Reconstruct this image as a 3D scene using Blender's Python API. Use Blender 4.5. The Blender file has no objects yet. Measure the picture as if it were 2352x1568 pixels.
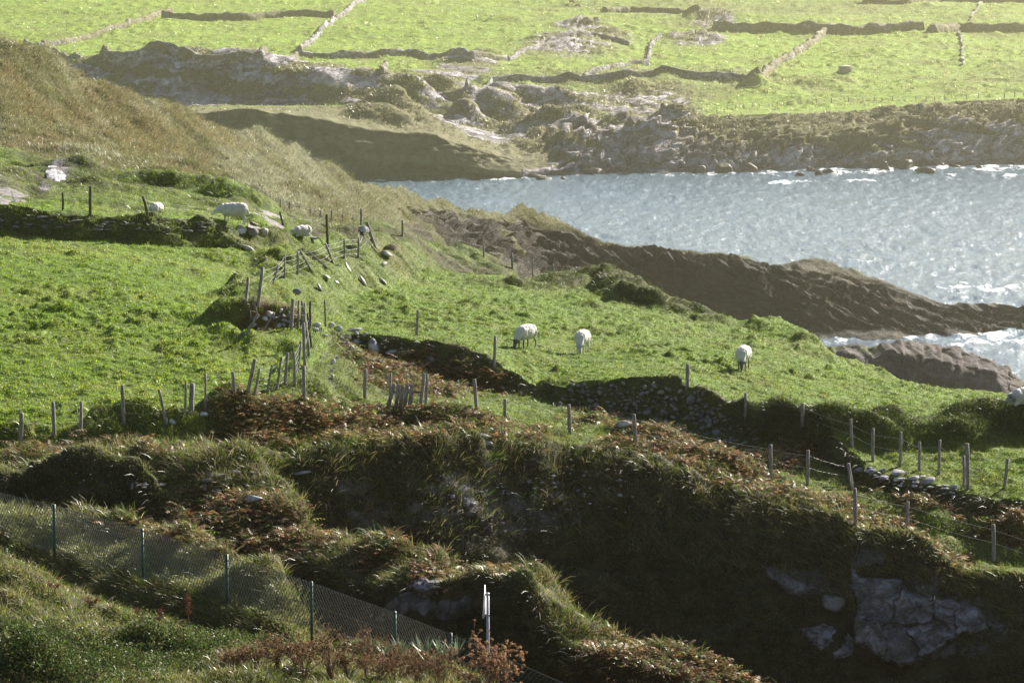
import bpy, math, random
import numpy as np
from mathutils import Vector, Matrix
from mathutils.bvhtree import BVHTree
rng = np.random.default_rng(7); random.seed(7)
C = bpy.context.scene.collection
S = 2352/1024.0
F = 3840*S; CU, CV = 1176.0, 784.0
H = 60.0
TH = math.atan((CV+184)/F)
ct, st = math.cos(TH), math.sin(TH)
SUN_AZ, SUN_EL = math.radians(39), math.radians(29)
sund = np.array([math.sin(SUN_AZ)*math.cos(SUN_EL), math.cos(SUN_AZ)*math.cos(SUN_EL), math.sin(SUN_EL)])
# ------------------------------------------------------------------ camera maths (photo measured in 2352-wide units)
def raydir(u, v):
    a = (np.asarray(u, float)-CU)/F; b = (np.asarray(v, float)-CV)/F
    return np.stack([a, ct-b*st, -st-b*ct], -1)
def pt(u, v, D):
    d = raydir(u, v); return d*(np.asarray(D, float)/d[..., 1])[..., None] + np.array([0, 0, H])
def proj(P):
    x, y, z = P[..., 0], P[..., 1], P[..., 2]-H
    w = y*ct - z*st; up = y*st + z*ct
    return CU+F*x/w, CV-F*up/w
def v_of(z, D):            # image row of a point at height z, distance D
    zz = z-H; w = D*ct-zz*st; up = D*st+zz*ct
    return CV-F*up/w
def D_water(v, z=0.0):
    d = raydir(0, v); return (z-H)*d[1]/d[2]
# ------------------------------------------------------------------ noise
def _hash(ix, iy, s):
    n = (ix.astype(np.int64)*374761393 + iy.astype(np.int64)*668265263 + s*1442695041) & 0xffffffff
    n = ((n ^ (n >> 13))*1274126177) & 0xffffffff
    n = n ^ (n >> 16)
    return n.astype(np.float64)/4294967295.0
def vnoise(x, y, s=0):
    ix = np.floor(x); iy = np.floor(y); fx = x-ix; fy = y-iy
    fx = fx*fx*fx*(fx*(fx*6-15)+10); fy = fy*fy*fy*(fy*(fy*6-15)+10)
    a = _hash(ix, iy, s); b = _hash(ix+1, iy, s); c = _hash(ix, iy+1, s); d = _hash(ix+1, iy+1, s)
    return (a*(1-fx)+b*fx)*(1-fy)+(c*(1-fx)+d*fx)*fy*1.0
def fbm(x, y, o=4, s=0, g=0.5):
    r = 0; a = 1; t = 0; cx, sx = math.cos(.6), math.sin(.6)
    for k in range(o):
        r = r+a*(vnoise(x, y, s+k*17)*2-1); t += a; a *= g
        x, y = (x*cx-y*sx)*2.03+3.1, (x*sx+y*cx)*2.03-1.7
    return r/t
def ridged(x, y, o=4, s=0):
    r = 0; a = 1; t = 0; cx, sx = math.cos(.6), math.sin(.6)
    for k in range(o):
        r = r+a*(1-np.abs(vnoise(x, y, s+k*31)*2-1)*2); t += a; a *= .5
        x, y = (x*cx-y*sx)*2.1+5.1, (x*sx+y*cx)*2.1-2.7
    return r/t
def ledge(x, z, lay, tilt, s):          # tilted beds that weather back into sharp ledges
    q = (z*math.cos(tilt)+x*math.sin(tilt))/lay+fbm(x/14, z/6, 3, s)*1.3; f = q-np.floor(q)
    return (1-f)*(.55+.45*_hash(np.floor(q), np.floor(x/(lay*3)+fbm(x/5, z/5, 2, s+3)*1.5), s))
def sstep(a, b, x):
    t = np.clip((x-a)/(b-a), 0, 1); return t*t*(3-2*t)
# ------------------------------------------------------------------ materials
def newmat(name):
    m = bpy.data.materials.new(name); m.use_nodes = True
    nt = m.node_tree
    for n in list(nt.nodes): nt.nodes.remove(n)
    return m, nt
class NT:
    def __init__(s, nt): s.nt = nt
    def n(s, t, **k):
        o = s.nt.nodes.new(t)
        for a, b in k.items():
            if a.startswith('i_'):
                key = a[2:]; key = int(key) if key.isdigit() else key.replace('_', ' ')
                o.inputs[key].default_value = b
            else: setattr(o, a, b)
        return o
    def l(s, a, b): s.nt.links.new(a, b)
    def mix(s, f, a, b, mode='MIX'):
        o = s.nt.nodes.new('ShaderNodeMix'); o.data_type = 'RGBA'; o.blend_type = mode; o.clamp_factor = True
        for i, x in ((0, f), (6, a), (7, b)):
            if hasattr(x, 'is_output') or isinstance(x, bpy.types.NodeSocket): s.l(x, o.inputs[i])
            elif i == 0: o.inputs[0].default_value = x
            else: o.inputs[i].default_value = (*x, 1) if len(x) == 3 else x
        return o.outputs[2]
    def math(s, op, a, b=None, clamp=False):
        o = s.nt.nodes.new('ShaderNodeMath'); o.operation = op; o.use_clamp = clamp
        for i, x in ((0, a), (1, b)):
            if x is None: continue
            if isinstance(x, bpy.types.NodeSocket): s.l(x, o.inputs[i])
            else: o.inputs[i].default_value = x
        return o.outputs[0]
    def noise(s, sc, det=4, rough=.55, vec=None):
        o = s.n('ShaderNodeTexNoise'); o.inputs['Scale'].default_value = sc; o.inputs['Detail'].default_value = det
        o.inputs['Roughness'].default_value = rough
        if vec is not None: s.l(vec, o.inputs['Vector'])
        return o.outputs['Fac']
    def ramp(s, f, pts):
        o = s.n('ShaderNodeValToRGB'); r = o.color_ramp
        while len(r.elements) < len(pts): r.elements.new(.5)
        for e, (p, c) in zip(r.elements, pts): e.position = p; e.color = (*c, 1) if len(c) == 3 else c
        s.l(f, o.inputs[0]); return o.outputs[0]
    def smap(s, f, a, b):
        o = s.n('ShaderNodeMapRange'); o.interpolation_type = 'SMOOTHSTEP'; o.clamp = True
        s.l(f, o.inputs[0]); o.inputs[1].default_value = a; o.inputs[2].default_value = b
        return o.outputs[0]
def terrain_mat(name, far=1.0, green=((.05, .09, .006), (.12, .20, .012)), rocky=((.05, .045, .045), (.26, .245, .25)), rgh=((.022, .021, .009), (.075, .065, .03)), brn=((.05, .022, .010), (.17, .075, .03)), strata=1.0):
    m, nt = newmat(name); N = NT(nt)
    geo = N.n('ShaderNodeNewGeometry'); P = geo.outputs['Position']
    at = N.n('ShaderNodeAttribute', attribute_name='mat'); sep = N.n('ShaderNodeSeparateColor'); N.l(at.outputs['Color'], sep.inputs[0])
    rock, brown, rough = sep.outputs[0], sep.outputs[1], sep.outputs[2]
    n1 = N.noise(1.6/far, 6, .65, P); n2 = N.noise(.25/far, 4, .6, P); n3 = N.noise(9/far, 3, .6, P)
    g = N.mix(N.smap(n1, .3, .7), green[0], green[1])
    g = N.mix(N.math('MULTIPLY', N.smap(n2, .45, .7), .45), g, (.16, .155, .05))
    g = N.mix(N.math('MULTIPLY', N.smap(n3, .55, .75), .5), g, (.22, .2, .08))
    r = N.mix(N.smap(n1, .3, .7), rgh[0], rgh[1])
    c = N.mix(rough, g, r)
    b = N.mix(N.smap(n1, .3, .7), brn[0], brn[1])
    c = N.mix(brown, c, b)
    vo = N.n('ShaderNodeTexVoronoi', feature='DISTANCE_TO_EDGE'); vo.inputs['Scale'].default_value = .8/far
    mp = N.n('ShaderNodeMapping'); mp.inputs['Rotation'].default_value = (.3, .5, .4); mp.inputs['Scale'].default_value = (1, .6, 2.2)
    nd = N.n('ShaderNodeTexNoise'); nd.inputs['Scale'].default_value = .5/far; nd.inputs['Detail'].default_value = 4; N.l(P, nd.inputs['Vector'])
    vm = N.n('ShaderNodeVectorMath', operation='MULTIPLY_ADD'); N.l(nd.outputs['Color'], vm.inputs[0]); vm.inputs[1].default_value = (3*far,)*3; N.l(P, vm.inputs[2])
    N.l(vm.outputs[0], mp.inputs[0]); N.l(mp.outputs[0], vo.inputs['Vector'])
    rk = N.mix(N.smap(n1, .32, .68), rocky[0], rocky[1])
    rk = N.mix(N.math('MULTIPLY', N.smap(n2, .5, .62), .6), rk, (.10, .085, .05))
    ms = N.n('ShaderNodeMapping'); ms.inputs['Rotation'].default_value = (.35, -.75, .3); ms.inputs['Scale'].default_value = (.35, .35, 3.2); N.l(vm.outputs[0], ms.inputs[0])
    s1 = N.noise(.8/far, 6, .7, ms.outputs[0])
    rk = N.mix(N.math('MULTIPLY', N.smap(s1, .56, .40), .75*strata), rk, (.035, .03, .028)); rk = N.mix(N.math('MULTIPLY', N.smap(s1, .58, .72), .45*strata), rk, (.5, .47, .47) if rocky[1][0] > .2 else tuple(min(1, x*1.8) for x in rocky[1]))
    crack = N.smap(vo.outputs[0], 0.0, .035)
    rk = N.mix(N.math('MULTIPLY', N.math('SUBTRACT', 1.0, crack), .28), rk, (.04, .036, .033))
    edge = N.smap(N.math('ADD', rock, N.math('MULTIPLY', N.math('SUBTRACT', n1, .5), .9)), .42, .58)
    c = N.mix(edge, c, rk)
    ps = N.n('ShaderNodeBsdfPrincipled'); N.l(c, ps.inputs['Base Color']); ps.inputs['Roughness'].default_value = .85
    ps.inputs['Specular IOR Level'].default_value = .2
    bu = N.n('ShaderNodeBump'); bu.inputs['Distance'].default_value = .25*far; bu.inputs['Strength'].default_value = .9
    hb = N.math('ADD', N.math('ADD', n1, N.math('MULTIPLY', N.math('MULTIPLY', s1, rock), 1.6)), N.math('MULTIPLY', N.math('MULTIPLY', crack, rock), .5)); N.l(hb, bu.inputs['Height']); N.l(bu.outputs[0], ps.inputs['Normal'])
    tr = N.n('ShaderNodeBsdfTranslucent'); N.l(c, tr.inputs[0])
    mx = N.n('ShaderNodeMixShader'); mx.inputs[0].default_value = 0; N.l(ps.outputs[0], mx.inputs[1]); N.l(tr.outputs[0], mx.inputs[2])
    out = N.n('ShaderNodeOutputMaterial'); N.l(ps.outputs[0], out.inputs[0])
    return m
def leaf_mat(name, trans=.5, gloss=.12, rough=.4, tint=(1, 1, 1)):
    m, nt = newmat(name); N = NT(nt)
    at = N.n('ShaderNodeAttribute', attribute_name='col')
    d = N.n('ShaderNodeBsdfDiffuse'); N.l(at.outputs['Color'], d.inputs[0])
    t = N.n('ShaderNodeBsdfTranslucent'); N.l(at.outputs['Color'], t.inputs[0])
    g = N.n('ShaderNodeBsdfGlossy'); g.inputs['Roughness'].default_value = rough; g.inputs[0].default_value = (.9, .9, .85, 1)
    m1 = N.n('ShaderNodeMixShader'); m1.inputs[0].default_value = trans; N.l(d.outputs[0], m1.inputs[1]); N.l(t.outputs[0], m1.inputs[2])
    m2 = N.n('ShaderNodeMixShader'); m2.inputs[0].default_value = gloss; N.l(m1.outputs[0], m2.inputs[1]); N.l(g.outputs[0], m2.inputs[2])
    out = N.n('ShaderNodeOutputMaterial'); N.l(m2.outputs[0], out.inputs[0])
    return m
def noisy_mat(name, c1, c2, scale=6, rough=.8, spec=.3, bump=.3, dist=.02, stretch=(1, 1, 1), lo=.35, hi=.65, metal=0, third=None):
    m, nt = newmat(name); N = NT(nt)
    tc = N.n('ShaderNodeTexCoord'); mp = N.n('ShaderNodeMapping'); mp.inputs['Scale'].default_value = stretch
    N.l(tc.outputs['Object'], mp.inputs[0])
    n = N.noise(scale, 6, .65, mp.outputs[0]); n2 = N.noise(scale*.35, 3, .6, mp.outputs[0])
    c = N.mix(N.smap(n, lo, hi), c1, c2)
    if third: c = N.mix(N.smap(n2, .5, .6), c, third)
    ps = N.n('ShaderNodeBsdfPrincipled'); N.l(c, ps.inputs['Base Color']); ps.inputs['Roughness'].default_value = rough
    ps.inputs['Specular IOR Level'].default_value = spec; ps.inputs['Metallic'].default_value = metal
    bu = N.n('ShaderNodeBump'); bu.inputs['Distance'].default_value = dist; bu.inputs['Strength'].default_value = bump
    N.l(n, bu.inputs['Height']); N.l(bu.outputs[0], ps.inputs['Normal'])
    out = N.n('ShaderNodeOutputMaterial'); N.l(ps.outputs[0], out.inputs[0])
    return m
# ------------------------------------------------------------------ mesh makers
def make_mesh(name, V, Fc, mat, cols=None, attr='col', smooth=False, parent=None):
    """V (n,3), Fc: list of arrays of faces (m,3) or (m,4)"""
    me = bpy.data.meshes.new(name)
    V = np.asarray(V, np.float32); me.vertices.add(len(V)); me.vertices.foreach_set('co', V.ravel())
    if not isinstance(Fc, list): Fc = [Fc]
    Fc = [np.asarray(f, np.int32) for f in Fc if len(f)]
    loops = np.concatenate([f.ravel() for f in Fc]); tot = np.concatenate([np.full(len(f), f.shape[1], np.int32) for f in Fc])
    start = np.concatenate([[0], np.cumsum(tot)[:-1]]).astype(np.int32)
    me.loops.add(len(loops)); me.loops.foreach_set('vertex_index', loops)
    me.polygons.add(len(tot)); me.polygons.foreach_set('loop_start', start); me.polygons.foreach_set('loop_total', tot)
    if smooth: me.polygons.foreach_set('use_smooth', np.ones(len(tot), bool))
    me.update(calc_edges=True)
    if cols is not None:
        a = me.color_attributes.new(attr, 'FLOAT_COLOR', 'POINT')
        c4 = np.ones((len(V), 4), np.float32); c4[:, :3] = cols; a.data.foreach_set('color', c4.ravel())
    for mm in (mat if isinstance(mat, list) else [mat]): me.materials.append(mm)
    o = bpy.data.objects.new(name, me); C.objects.link(o)
    if parent: o.parent = parent
    return o
def tag(o, label=None, cat=None, group=None, kind=None):
    if label: o['label'] = label
    if cat: o['category'] = cat
    if group: o['group'] = group
    if kind: o['kind'] = kind
    return o
def empty(name, loc, label=None, cat=None, group=None, rz=0):
    o = bpy.data.objects.new(name, None); C.objects.link(o); o.location = loc; o.rotation_euler = (0, 0, rz); o.empty_display_size = .3
    return tag(o, label, cat, group)
# ------------------------------------------------------------------ lofted terrain sheets through surveyed lines
U0, U1 = -380.0, 2760.0
class Sheet:
    def __init__(s, curves, rows, du=4.0, usm=5):
        s.U = np.r_[np.arange(-1100, -84, 24.0), np.arange(-84, 2440, du), np.arange(2440, 3500, 24.0)]; s.du = du
        P = []; s.UV = []
        for cv in curves:
            uu = []; vv = []; dd = []
            for c in cv:
                if c[1] == 'z': u, _, D, z = c; v = v_of(z, D)
                else:
                    u, v, D = c
                    if D == 'w': D = D_water(v)
                uu.append(u); vv.append(v); dd.append(D)
            v = np.interp(s.U, uu, vv); D = np.interp(s.U, uu, dd)
            k = np.hanning(usm+2)[1:-1]; k /= k.sum(); pad = usm//2
            v = np.convolve(np.pad(v, pad, 'edge'), k, 'valid'); kk = np.hanning(17)[1:-1]; kk /= kk.sum()
            D = np.convolve(np.pad(D, 7, 'edge'), kk, 'valid')
            P.append(pt(s.U, v, D))
        s.C = np.array(P)
        R = []; T = []
        for k in range(len(P)-1):
            n = rows[k]; t = np.arange(n)/n
            R.append(P[k][None]*(1-t)[:, None, None]+P[k+1][None]*t[:, None, None]); T.append(k+t)
        R.append(P[-1][None]); T.append([len(P)-1.0])
        s.P = np.concatenate(R); s.T = np.concatenate(T)
        for it in range(3):
            q = s.P.copy(); q[1:-1, :, 2] = (s.P[:-2, :, 2]+2*s.P[1:-1, :, 2]+s.P[2:, :, 2])/4; s.P = q
        s.base = s.P.copy(); s.u, s.v = proj(s.P); s.t = np.broadcast_to(s.T[:, None], s.u.shape)
        s.mat = np.zeros(s.u.shape+(3,))
    def X(s): return s.P[..., 0]
    def Y(s): return s.P[..., 1]
    def normals(s):
        du = np.gradient(s.P, axis=1); dt = np.gradient(s.P, axis=0)
        n = np.cross(du, dt); return n/np.maximum(np.linalg.norm(n, axis=-1, keepdims=True), 1e-9)
    def at(s, u, v, tmin=0, tmax=99):      # world point on the undisturbed sheet seen at (u, v)
        c = int(np.argmin(np.abs(s.U-u))); m = (s.T >= tmin) & (s.T <= tmax)
        i = np.argmin(np.where(m, np.abs(s.v[:, c]-v), 1e9)); return s.base[i, c]
    def ridge(s, pts, h, w, tr=(0, 99), p=2.0, seed=3, rough=.25, taper=1.5, h_list=None):
        W = np.array([s.at(u, v, *tr)[:2] for u, v in pts])
        X, Y = s.base[..., 0], s.base[..., 1]
        lo = W.min(0)-4*w; hi = W.max(0)+4*w
        sel = (X > lo[0]) & (X < hi[0]) & (Y > lo[1]) & (Y < hi[1])
        x = X[sel]; y = Y[sel]
        x = x+fbm(x/w*.5, y/w*.5, 2, seed+5)*w*.5; y = y+fbm(x/w*.5, y/w*.5, 2, seed+6)*w*.5
        best = np.full(x.shape, 1e9); al = np.zeros(x.shape); L = 0
        hl = np.array(h_list if h_list else [h]*len(pts), float); hb = np.zeros(x.shape)
        seg = np.linalg.norm(np.diff(W, axis=0), axis=1); tot = seg.sum()
        for k in range(len(W)-1):
            a, b = W[k], W[k+1]; d = b-a; q = np.clip(((x-a[0])*d[0]+(y-a[1])*d[1])/max(d@d, 1e-9), 0, 1)
            dist = np.hypot(x-a[0]-q*d[0], y-a[1]-q*d[1]); c = dist < best
            best = np.where(c, dist, best); al = np.where(c, L+q*seg[k], al); hb = np.where(c, hl[k]*(1-q)+hl[k+1]*q, hb); L += seg[k]
        e = hb*np.exp(-(best/w)**(2*p))*(1+rough*fbm(x/w, y/w, 3, seed))
        dz = np.zeros(X.shape); dz[sel] = e; s.P[..., 2] += dz; return dz
    def mound(s, u, v, ru, h, ry=None, tr=(0, 99), p=1.0, seed=1):
        c = s.at(u, v, *tr); rx = ru/F*c[1]; ry = ry if ry else rx*.8
        X, Y = s.base[..., 0], s.base[..., 1]
        q = ((X-c[0])/rx)**2+((Y-c[1])/ry)**2
        q = q*(1+.22*fbm(X/rx*.7, Y/rx*.7, 2, seed+int(abs(u))))
        h = min(h, .42*rx+.12*ry) if c[1] < 300 else h
        dz = h*np.exp(-np.maximum(q, 0)**p); s.P[..., 2] += dz; return dz
    def blob(s, lst, tr=(0, 99)):          # soft mask from ellipses (u, v, ru, rv)
        m = np.zeros(s.u.shape)
        for (u, v, ru, rv) in lst: m = np.maximum(m, np.exp(-(((s.u0-u)/ru)**2+((s.v0-v)/rv)**2)**1.5))
        return m*((s.t >= tr[0]) & (s.t <= tr[1]))
    def freeze(s): s.u0, s.v0 = s.u.copy(), s.v.copy()
    def build(s, name, mat):
        nr, nc = s.u.shape; idx = np.arange(nr*nc).reshape(nr, nc)
        q = np.stack([idx[:-1, :-1], idx[:-1, 1:], idx[1:, 1:], idx[1:, :-1]], -1).reshape(-1, 4)
        s.q = q; o = make_mesh(name, s.P.reshape(-1, 3), q, mat, np.clip(s.mat.reshape(-1, 3), 0, 1), 'mat', True)
        tag(o, kind='structure'); return o
def lowz(P): return P
# ================================================================== NEAR LAND
L, Rr = -400, 2800
near_curves = [
 [(L,1800,64),(Rr,2100,64)],
 [(L,1590,75),(1000,1600,75),(1300,1700,75),(Rr,1900,75)],
 # 2 crest of the front bank
 [(L,1200,91),(0,1290,90),(80,1318,90),(150,1335,90),(250,1375,89.5),(330,1405,89),(430,1432,88.5),(520,1455,88),(700,1500,87),(900,1545,86),(1030,1580,85),(1300,1680,84),(Rr,2020,82)],
 # 3 dip
 [(L,'z',103.3,41.5),(0,'z',101.2,41.5),(125,'z',99.6,41.3),(329,'z',95.7,41.2),(521,'z',92.9,41.1),(716,'z',91.1,41.2),(908,'z',89,41.4),(1300,'z',87.3,40.2),(Rr,'z',86.6,38)],
 # 4 chain link fence line
 [(L,1120,106),(0,1225,103.5),(125,1268,102),(329,1340,98),(521,1402,95),(716,1455,93),(908,1505,90.5),(1100,1565,89),(1300,1625,88.5),(Rr,1950,87.5)],
 # 5 crest of the mounds behind it
 [(L,1050,108.5),(0,1140,107),(100,1158,106),(200,1172,105),(330,1192,103),(400,1205,102),(450,1222,101),(500,1252,100),(530,1290,99),(590,1290,98.5),(620,1310,98),(650,1330,97.3),(665,1380,96.3),(700,1430,95),(760,1468,94),(908,1525,92),(1100,1590,90.5),(1300,1650,90),(Rr,1980,89)],
 # 6,7 gully
 [(L,'z',110,41.2),(300,'z',105,40.8),(700,'z',97,39.6),(1000,'z',93,38.8),(1300,'z',92,38.2),(Rr,'z',91,36)],
 [(L,'z',111.5,41.2),(300,'z',109.3,41),(500,'z',106.6,40.8),(700,'z',103.2,39.8),(1000,'z',98.8,39),(1300,'z',95.3,38.5),(Rr,'z',92,36)],
 # 8 front edge of the tongue
 [(L,1055,112.5),(0,1062,112.2),(200,1066,112),(330,1090,111.5),(380,1150,110.8),(450,1190,109),(560,1235,107.5),(640,1275,106),(700,1295,105),(800,1312,103.2),(900,1330,101.7),(1000,1345,100.6),(1100,1345,100),(1200,1370,98.6),(1300,1440,97),(1400,1490,96),(1550,1560,95),(Rr,1980,93)],
 # 9 back crest of the tongue
 [(L,1042,114),(200,1045,114),(330,1052,113.5),(400,1080,113),(450,1090,112.8),(520,1080,112.8),(580,1085,112.6),(640,1105,112),(680,1135,111),(700,1165,109.8),(708,1205,108),(760,1222,107),(850,1245,105.5),(900,1258,104.8),(960,1275,104),(1010,1268,103.5),(1060,1295,103),(1130,1305,102.5),(1180,1325,102),(1230,1320,101.5),(1290,1352,100.5),(1330,1402,99.5),(1400,1428,98.5),(1500,1482,97.5),(1600,1524,97),(1720,1582,96.5),(Rr,1960,94)],
 # 10 floor of the big gully, 11 foot of its wall
 [(L,1036,114.8),(450,1048,114.8),(560,1052,114.6),(640,'z',113.3,41.6),(720,'z',111,39.2),(850,'z',109,37.4),(1200,'z',107,36.2),(Rr,'z',104,34)],
 [(L,1032,115.3),(450,1042,115.6),(560,1048,115.4),(640,'z',114.2,41.6),(720,'z',113.2,39.6),(850,'z',113.3,37.6),(1200,'z',114,36.4),(1600,'z',113.6,35.6),(Rr,'z',108.5,33.5)],
 # 12 sunlit rim of the gully
 [(L,1028,116),(450,1034,116.6),(600,1036,117),(700,1050,117.4),(780,1040,118),(850,1030,118.5),(1000,1012,119),(1080,1004,120),(1160,1010,121),(1300,1024,122),(1400,1036,122),(1480,1040,122),(1560,1066,122),(1640,1092,121),(1700,1100,120.6),(1770,1125,120),(1870,1145,119.5),(1900,1185,118.6),(1930,1195,118),(2000,1230,117.5),(2100,1246,117),(2200,1275,116),(2352,1318,115),(Rr,1420,112)],
 # 13 shelf
 [(L,1012,117.3),(0,1020,117.4),(100,1017,117.4),(240,1014,117.4),(400,1004,117.8),(540,966,119.2),(640,955,120.3),(800,958,121.3),(900,957,122.2),(1000,962,122.7),(1100,977,123.3),(1300,997,124.5),(1460,1022,125),(1615,1052,125),(1770,1092,123.5),(1855,1114,123),(1965,1170,121.5),(2100,1212,119.7),(2280,1288,117.5),(Rr,1395,115)],
 # 14 far side of the bracken strip (toe of the second bank); on the left the field rim
 [(L,1018,118.2),(0,1010,118.4),(100,1005,118.4),(170,1000,118.4),(240,977,118.9),(330,972,119),(400,957,119.6),(470,937,120.4),(540,918,121.3),(620,908,122.1),(700,918,122.6),(760,900,125),(810,850,131),(900,862,131.5),(1000,885,132),(1080,905,132.5),(1180,915,132.5),(1290,935,131.8),(1400,968,130.3),(1560,992,129),(1650,1006,128.3),(1750,1040,126.8),(1850,1064,125.8),(1960,1098,123.8),(2050,1138,122.3),(2150,1168,121.3),(2352,1218,119.3),(Rr,1330,116)],
 # 15 toe of dark bank
 [(L,995,119),(0,990,119.2),(300,960,120),(500,928,121.7),(650,893,123.6),(720,880,126),(760,850,134),(800,815,138.6),(900,840,137.6),(1000,858,136.6),(1060,885,135.6),(1150,905,134.8),(1250,912,133.4),(1290,930,132.4),(1400,965,131.2),(1560,990,130),(1650,1004,129.2),(1750,1038,127.6),(1850,1062,126.5),(1960,1094,124.4),(2050,1134,122.9),(2150,1164,121.9),(2352,1214,119.9),(Rr,1326,116.6)],
 # 16 top of dark bank
 [(L,975,120),(0,970,120.2),(300,940,121),(500,915,122.5),(650,885,124.5),(700,850,129),(740,775,139.2),(800,772,139.5),(900,777,138.6),(960,787,137.8),(1050,802,136.8),(1130,832,136.2),(1200,870,135.2),(1240,893,134),(1290,882,133.4),(1350,874,132.4),(1450,874,131.6),(1560,877,131),(1620,902,130.2),(1680,937,129),(1740,962,128.2),(1800,968,127.6),(1880,978,127.1),(1960,1042,125),(2020,1088,123.6),(2120,1112,122.6),(2200,1127,122),(2352,1152,120.5),(Rr,1262,117.2)],
 # 17.. fields
 [(L,850,126),(300,850,126),(500,828,127),(600,800,129.5),(680,760,136),(760,740,145),(900,745,146.5),(1100,775,144.5),(1300,835,140),(1500,845,138.5),(1700,880,136),(1900,930,132),(2050,985,129),(2352,1050,125.5),(Rr,1150,122)],
 [(L,680,137),(300,690,137),(500,690,139),(600,685,143),(700,688,149),(800,692,153),(1000,702,156),(1200,722,156),(1400,762,153),(1600,805,149.5),(1800,842,145),(2000,885,140.5),(2200,935,135.5),(2352,975,132),(Rr,1060,127)],
 [(L,538,150.6),(0,541,150.6),(200,550,150.8),(400,562,151.2),(550,578,153),(650,600,156),(760,625,163),(860,632,169),(930,620,172),(1000,625,174),(1100,632,176),(1200,638,178),(1280,646,178),(1400,656,177),(1500,676,176),(1600,706,174),(1680,732,171),(1780,750,169),(1850,778,167),(1890,806,166),(1960,834,163),(2050,862,158),(2150,885,154),(2260,893,151),(2352,906,148),(2450,930,146),(Rr,1000,142)],
 # 20 top of the wall bank under the terrace; right: falls away seaward
 [(L,472,151.4),(0,480,151.4),(100,482,151.4),(200,492,151.4),(300,502,151.8),(380,500,152.3),(470,500,153),(530,512,154),(580,520,155.4),(620,545,156.8),(700,552,161),(760,568,165),(860,610,172),(930,618,176),(1000,'z',178,42.6),(1280,'z',182,41.2),(1500,'z',181,39),(1890,'z',171,38.5),(2150,'z',159,38),(2352,'z',153,38),(Rr,'z',148,36)],
 # 21 terrace
 [(L,425,160),(0,428,160),(200,445,162),(400,462,163),(560,478,162.5),(650,512,163.5),(740,535,168),(850,545,176),(950,560,183),(1000,570,186),(1100,598,188),(1180,625,189),(1280,'z',190,38),(1890,'z',178,33),(2352,'z',163,32),(Rr,'z',160,30)],
 # 22 crest of the terrace
 [(L,325,176),(0,337,172),(60,347,172),(150,367,172),(250,388,172),(300,400,172),(400,428,172),(480,440,171.5),(560,463,170),(620,482,169),(650,500,169.5),(700,518,173),(760,520,181),(870,534,186),(960,548,190),(1010,568,192),(1100,594,193),(1190,628,194),(1280,'z',200,34),(1890,'z',190,26),(2352,'z',180,26),(Rr,'z',180,24)],
 [(L,'z',184,44),(600,'z',180,42),(1190,'z',205,35),(1280,'z',215,29),(Rr,'z',215,20)],
 [(L,'z',260,36),(600,'z',250,34),(1190,'z',250,28),(1280,'z',250,20),(Rr,'z',250,12)],
]
near_rows = [12, 90, 30, 26, 52, 10, 8, 34, 34, 22, 10, 60, 56, 62, 18, 34, 70, 95, 95, 26, 42, 46, 16, 14]
near = Sheet(near_curves, near_rows, du=4.0)
near.freeze()
TI = near.t
nX, nY = near.base[..., 0], near.base[..., 1]
# large soft relief
env = 1-np.exp(-((TI-16.5)/.0001)**2)*0
rel = fbm(nX/6, nY/6, 3, 11)*.35
field = ((TI > 16.0) & (TI < 19.3)).astype(float)
near.P[..., 2] += rel*np.where(field > 0, .5, .35)
FR = (16.2, 20)
# boundary bank between the two fields: its sunlit flank looks right
bankA = near.ridge([(905,632),(850,636),(780,652),(700,668),(650,688),(605,716),(578,745)], 1.05, 1.35, (16.5, 19), 1.9, 21, rough=.4)
bankB = near.ridge([(705,775),(735,800),(742,835),(735,870),(705,900),(660,918),(600,930)], .75, 1.3, (14, 18.6), 1.5, 25, h_list=[.6,.75,.75,.7,.55,.35,.2])
near.ridge([(545,775),(590,790),(640,792)], .45, .9, (16.2, 19), 1.2, 26)
# hummocks along the seaward edge of the right field
hum = near.ridge([(1090,655),(1170,662),(1280,664),(1390,680),(1480,700),(1560,718),(1640,738)], 1.25, 1.3, (17, 20), 1.5, 31, rough=.5, h_list=[.1,.3,.45,.6,.7,.6,.3])
near.ridge([(1740,758),(1800,775),(1860,800),(1890,830)], .45, 1.0, (17.5, 20), 1.4, 33, rough=.4)
# shaded mounds above the lower right fence
mA = near.ridge([(1745,990),(1800,992),(1870,994),(1950,998),(2035,1016)], .8, 1.1, (16, 18.5), 1.8, 35, rough=.3, h_list=[.5,.75,.8,.85,.75])
mB = near.ridge([(2110,1000),(2180,1008),(2260,1008),(2340,1012),(2450,1020)], 1.0, 1.3, (16, 18.5), 1.7, 37, rough=.3, h_list=[.5,.9,1.0,1.1,1.1])
# hummocky rim of the left field
rimL = near.ridge([(-350,1010),(0,1000),(90,1000)], .35, .7, (12.5, 15), 1.3, 41, rough=.6)
rimM = near.ridge([(235,992),(300,985),(380,985),(450,970),(520,955)], .5, .9, (12.5, 16), 1.6, 43, rough=.8)
rimN = near.ridge([(540,960),(640,950),(720,955),(800,955),(860,950)], .32, .8, (12.5, 15.4), 1.5, 45, rough=.7)
near.mound(1098, 985, 62, .75, 1.1, (12, 14), 1.5)
near.mound(1000, 965, 60, .35, 1.0, (12, 14), 1.3)
near.mound(515, 1085, 92, .5, 1.3, (8, 10), 1.6)
near.mound(640, 1130, 70, .35, 1.3, (8, 10), 1.4)
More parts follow.
